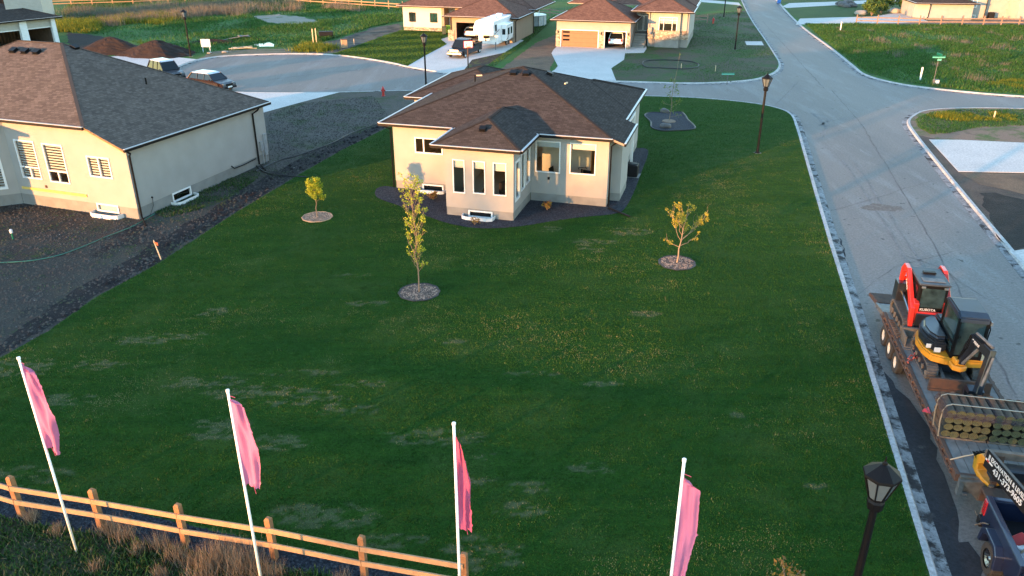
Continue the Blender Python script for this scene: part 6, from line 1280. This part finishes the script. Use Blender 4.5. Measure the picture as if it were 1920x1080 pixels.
def sodroll(x,z,r,L,parent,ph,wrap):
    n=20; mb=MB(); rx=r*1.06
    ring_=[(rx*COS(2*math.pi*k/n),r*.92*SIN(2*math.pi*k/n)) for k in range(n)]; vs=[];fs=[]
    for y in(0,L): vs+=[(x+a,y,z+b) for a,b in ring_]
    fs=[(k,(k+1)%n,n+(k+1)%n,n+k) for k in range(n)]
    me=bpy.data.meshes.new('sod_roll'); me.from_pydata(vs,[],fs+[tuple(range(n)),tuple(range(n,2*n))[::-1]]); me.materials.append(M['sodside']); me.materials.append(M['spiral'])
    uv=me.uv_layers.new(name='UVMap'); c_,s_=COS(ph),SIN(ph)
    for p in me.polygons:
        if len(p.vertices)>4: p.material_index=1
        for li in p.loop_indices:
            v=me.loops[li].vertex_index%n; a,b=ring_[v][0]/rx,ring_[v][1]/r; uv.data[li].uv=(a*c_-b*s_,a*s_+b*c_)
    for p in me.polygons: p.use_smooth=len(p.vertices)==4
    o=bpy.data.objects.new('sod_roll',me); C.objects.link(o); o.parent=parent; return o
def pallet(x0,y0,nc,label):
    px,py=rig(x0,y0); t=thing('sod_pallet',label,'sod pallet',(px,py,RZ+DZ),RY); r=random.Random(int(x0*10)+3); L=1.05; rr_=.122
    pm=MB()
    for i in range(5): pm.box(0,nc*.25,.02+i*.24,.12+i*.24,.0,.03)
    pm.box(0,nc*.25,0,L,.03,.07); pm.build('pallet_board',M['mud'],t)
    for k in range(4):
        for i in range(nc): sodroll(.125+i*.25+(.03 if k%2 else 0)+r.uniform(-.01,.01),.19+k*.232+r.uniform(-.008,.008),rr_*r.uniform(.97,1.03),L+r.uniform(-.05,.03),t,r.random()*6,k==3)
    # plastic wrap frilled round the top layer
    wv=[];wf=[];X0,X1,Y0,Y1=-.03,nc*.25+.03,-.02,L+.02; top=.19+3*.232+.02
    ring_=[]; 
    for a,b,n_ in(((X0,Y0),(X1,Y0),14),((X1,Y0),(X1,Y1),10),((X1,Y1),(X0,Y1),14),((X0,Y1),(X0,Y0),10)):
        for i in range(n_): ring_.append((a[0]+(b[0]-a[0])*i/n_,a[1]+(b[1]-a[1])*i/n_))
    N=len(ring_); cx_,cy_=(X0+X1)/2,(Y0+Y1)/2
    for k in range(N):
        x_,y_=ring_[k]; j=.012*SIN(k*2.3)
        ox=(x_-cx_); oy=(y_-cy_); l_=math.hypot(ox,oy); ox/=l_; oy/=l_
        wv+=[(x_+ox*(.03+j),y_+oy*(.03+j),top-.17+.02*SIN(k*1.7)),(x_-ox*.05,y_-oy*.05,top+.06+.012*SIN(k*2.9)),(x_-ox*.10,y_-oy*.10,top+.075)]
    for k in range(N):
        a=k*3;b=((k+1)%N)*3; wf+=[(a,b,b+1,a+1),(a+1,b+1,b+2,a+2)]
    wf=[f for i,f in enumerate(wf) if not (i%2==0 and (i//2)<14 and (i//2)%3!=2 and False)]
    MB().add(wv,wf).build('net_wrap',M['netwrap'],t,norm=False)
    return t
pallet(0.0,1.62,5,'left pallet of rolled sod on the trailer, wholly in view'); pallet(1.30,1.62,5,'right pallet of rolled sod cut by the right picture edge')
def strapframe(y,label):
    P=[(-.03,y-.15,DZ+.02),(-.05,y-.05,DZ+.5),(-.02,y,DZ+.85),(.05,y+.01,DZ+1.0),(.2,y+.02,DZ+1.06),(1.3,y+.0,DZ+1.07),(2.5,y+.0,DZ+1.06),(2.6,y,DZ+.9),(2.6,y,DZ+.02)]
    mb=MB(); 
    for a,b in zip(P[:-1],P[1:]): mb.bar(a,b,.035,.012)
    t=tag(mb.build('ratchet_strap',M['strap'],None),label,'strap'); t.location=(*rig(0,0),RZ); t.rotation_euler=(0,0,R(RY))
strapframe(1.85,'front cream strap over the sod pallets'); strapframe(2.42,'rear cream strap over the sod pallets')
# ---- tow truck (dark navy dual wheel pickup)
t=thing('pickup_truck','dark navy pickup towing the trailer, cut by the lower right corner','pickup truck',(*rig(.28,-1.55),RZ),RY)
W=2.02
MB().box(0,.10,-2.5,0,.62,1.42).box(W-.10,W,-2.5,0,.62,1.42).box(.1,W-.1,-.08,.0,.62,1.40).box(.10,W-.10,-2.5,-2.42,.62,1.45).build('bed_side',M['navy'],t,.03)
MB().box(-.02,.13,-2.52,.03,1.42,1.47).box(W-.13,W+.02,-2.52,.03,1.42,1.47).box(.13,W-.13,-.10,.03,1.40,1.45).build('bed_rail',M['navy'],t,.015)
MB().box(.1,W-.1,-2.42,-.08,.80,.84).build('bed_floor',M['dark'],t); MB().box(.0,W,-.02,.22,.45,.72).build('rear_bumper',M['dark'],t,.03)
for x in(-.02,W-.12): MB().box(x,x+.14,-.16,.04,.92,1.38).build('tail_light',M['taillight'],t,.02)
for s,x in((-1,.0),(1,W)):
    P=[(-1.75,.55),(-1.70,.95),(-1.5,1.12),(-.85,1.12),(-.62,.95),(-.55,.55),(-.68,.55),(-.78,.88),(-.95,1.0),(-1.42,1.0),(-1.6,.88),(-1.65,.55)]
    MB().prism(P,x+(-.20 if s<0 else -.04),x+(.04 if s<0 else .20),'X').build('wheel_arch',M['navy'],t,.02)
    o=wheel(t,x+s*.02+(0 if s>0 else 0)-s*.0+ (0.06 if s<0 else -.06),-1.15,.42,.30,'chrome',z=.42,s=s)
    wheel(t,x-s*.16,-4.95,.42,.27,'chrome',z=.42,s=s)
MB().loft([(-6.1,.5,.93),(-6.1,1.05,.95),(-5.9,1.18,.97),(-4.6,1.28,1.0),(-2.5,1.30,1.0),(-2.5,.5,.98)]).build('cab_body',M['navy'],t,.05,seg=2).location.x=W/2
MB().loft([(-4.65,1.28,.94),(-4.0,1.90,.80),(-2.75,1.92,.80),(-2.52,1.30,.92)]).build('window',M['glassdark'],t,.02).location.x=W/2
MB().loft([(-4.05,1.88,.81),(-3.8,1.97,.78),(-2.85,1.97,.78),(-2.7,1.88,.82)]).build('roof',M['navy'],t,.02).location.x=W/2
for s in(-1,1): MB().box(W/2+s*.66-.18,W/2+s*.66+.18,-6.13,-5.98,.80,1.0).build('headlight',M['lens'],t,.02); MB().box(W/2+s*1.12-.12,W/2+s*1.12+.12,-4.35,-4.2,1.3,1.55).build('mirror',M['black'],t,.02)
MB().box(.1,W-.1,-6.3,-6.08,.45,.68).build('front_bumper',M['chrome'],t,.03)
MB().tube([(-.08,.0,.5),(-.1,-.45,.95),(-.02,-.55,1.0)],.02,6).build('mud_guard',M['mud'],t)
cr=random.Random(12); names=[('white','folded white cloth'),('taillight','red fabric bundle'),('woodpale','pale timber offcut'),('navy','dark blue jug'),('hydrant','red fuel can'),('silver','grey tool case')]
for i,(m_,nm) in enumerate(names*2):
    x,y=rig(.28+cr.uniform(.35,1.6),-1.55-cr.uniform(.9,2.2)); o=MB().cbox((0,0,0),(cr.uniform(.15,.3),cr.uniform(.4,.8),cr.uniform(.1,.2)),(cr.uniform(-.3,.3),cr.uniform(-.3,.3),cr.random()*3)).build(nm.replace(' ','_'),M[m_],None,.02)
    o.location=(x,y,RZ+.95+cr.random()*.2); tag(o,nm+[' near the tailgate side of the navy truck bed',' deeper in the load of the navy truck bed'][i//6],'cargo')
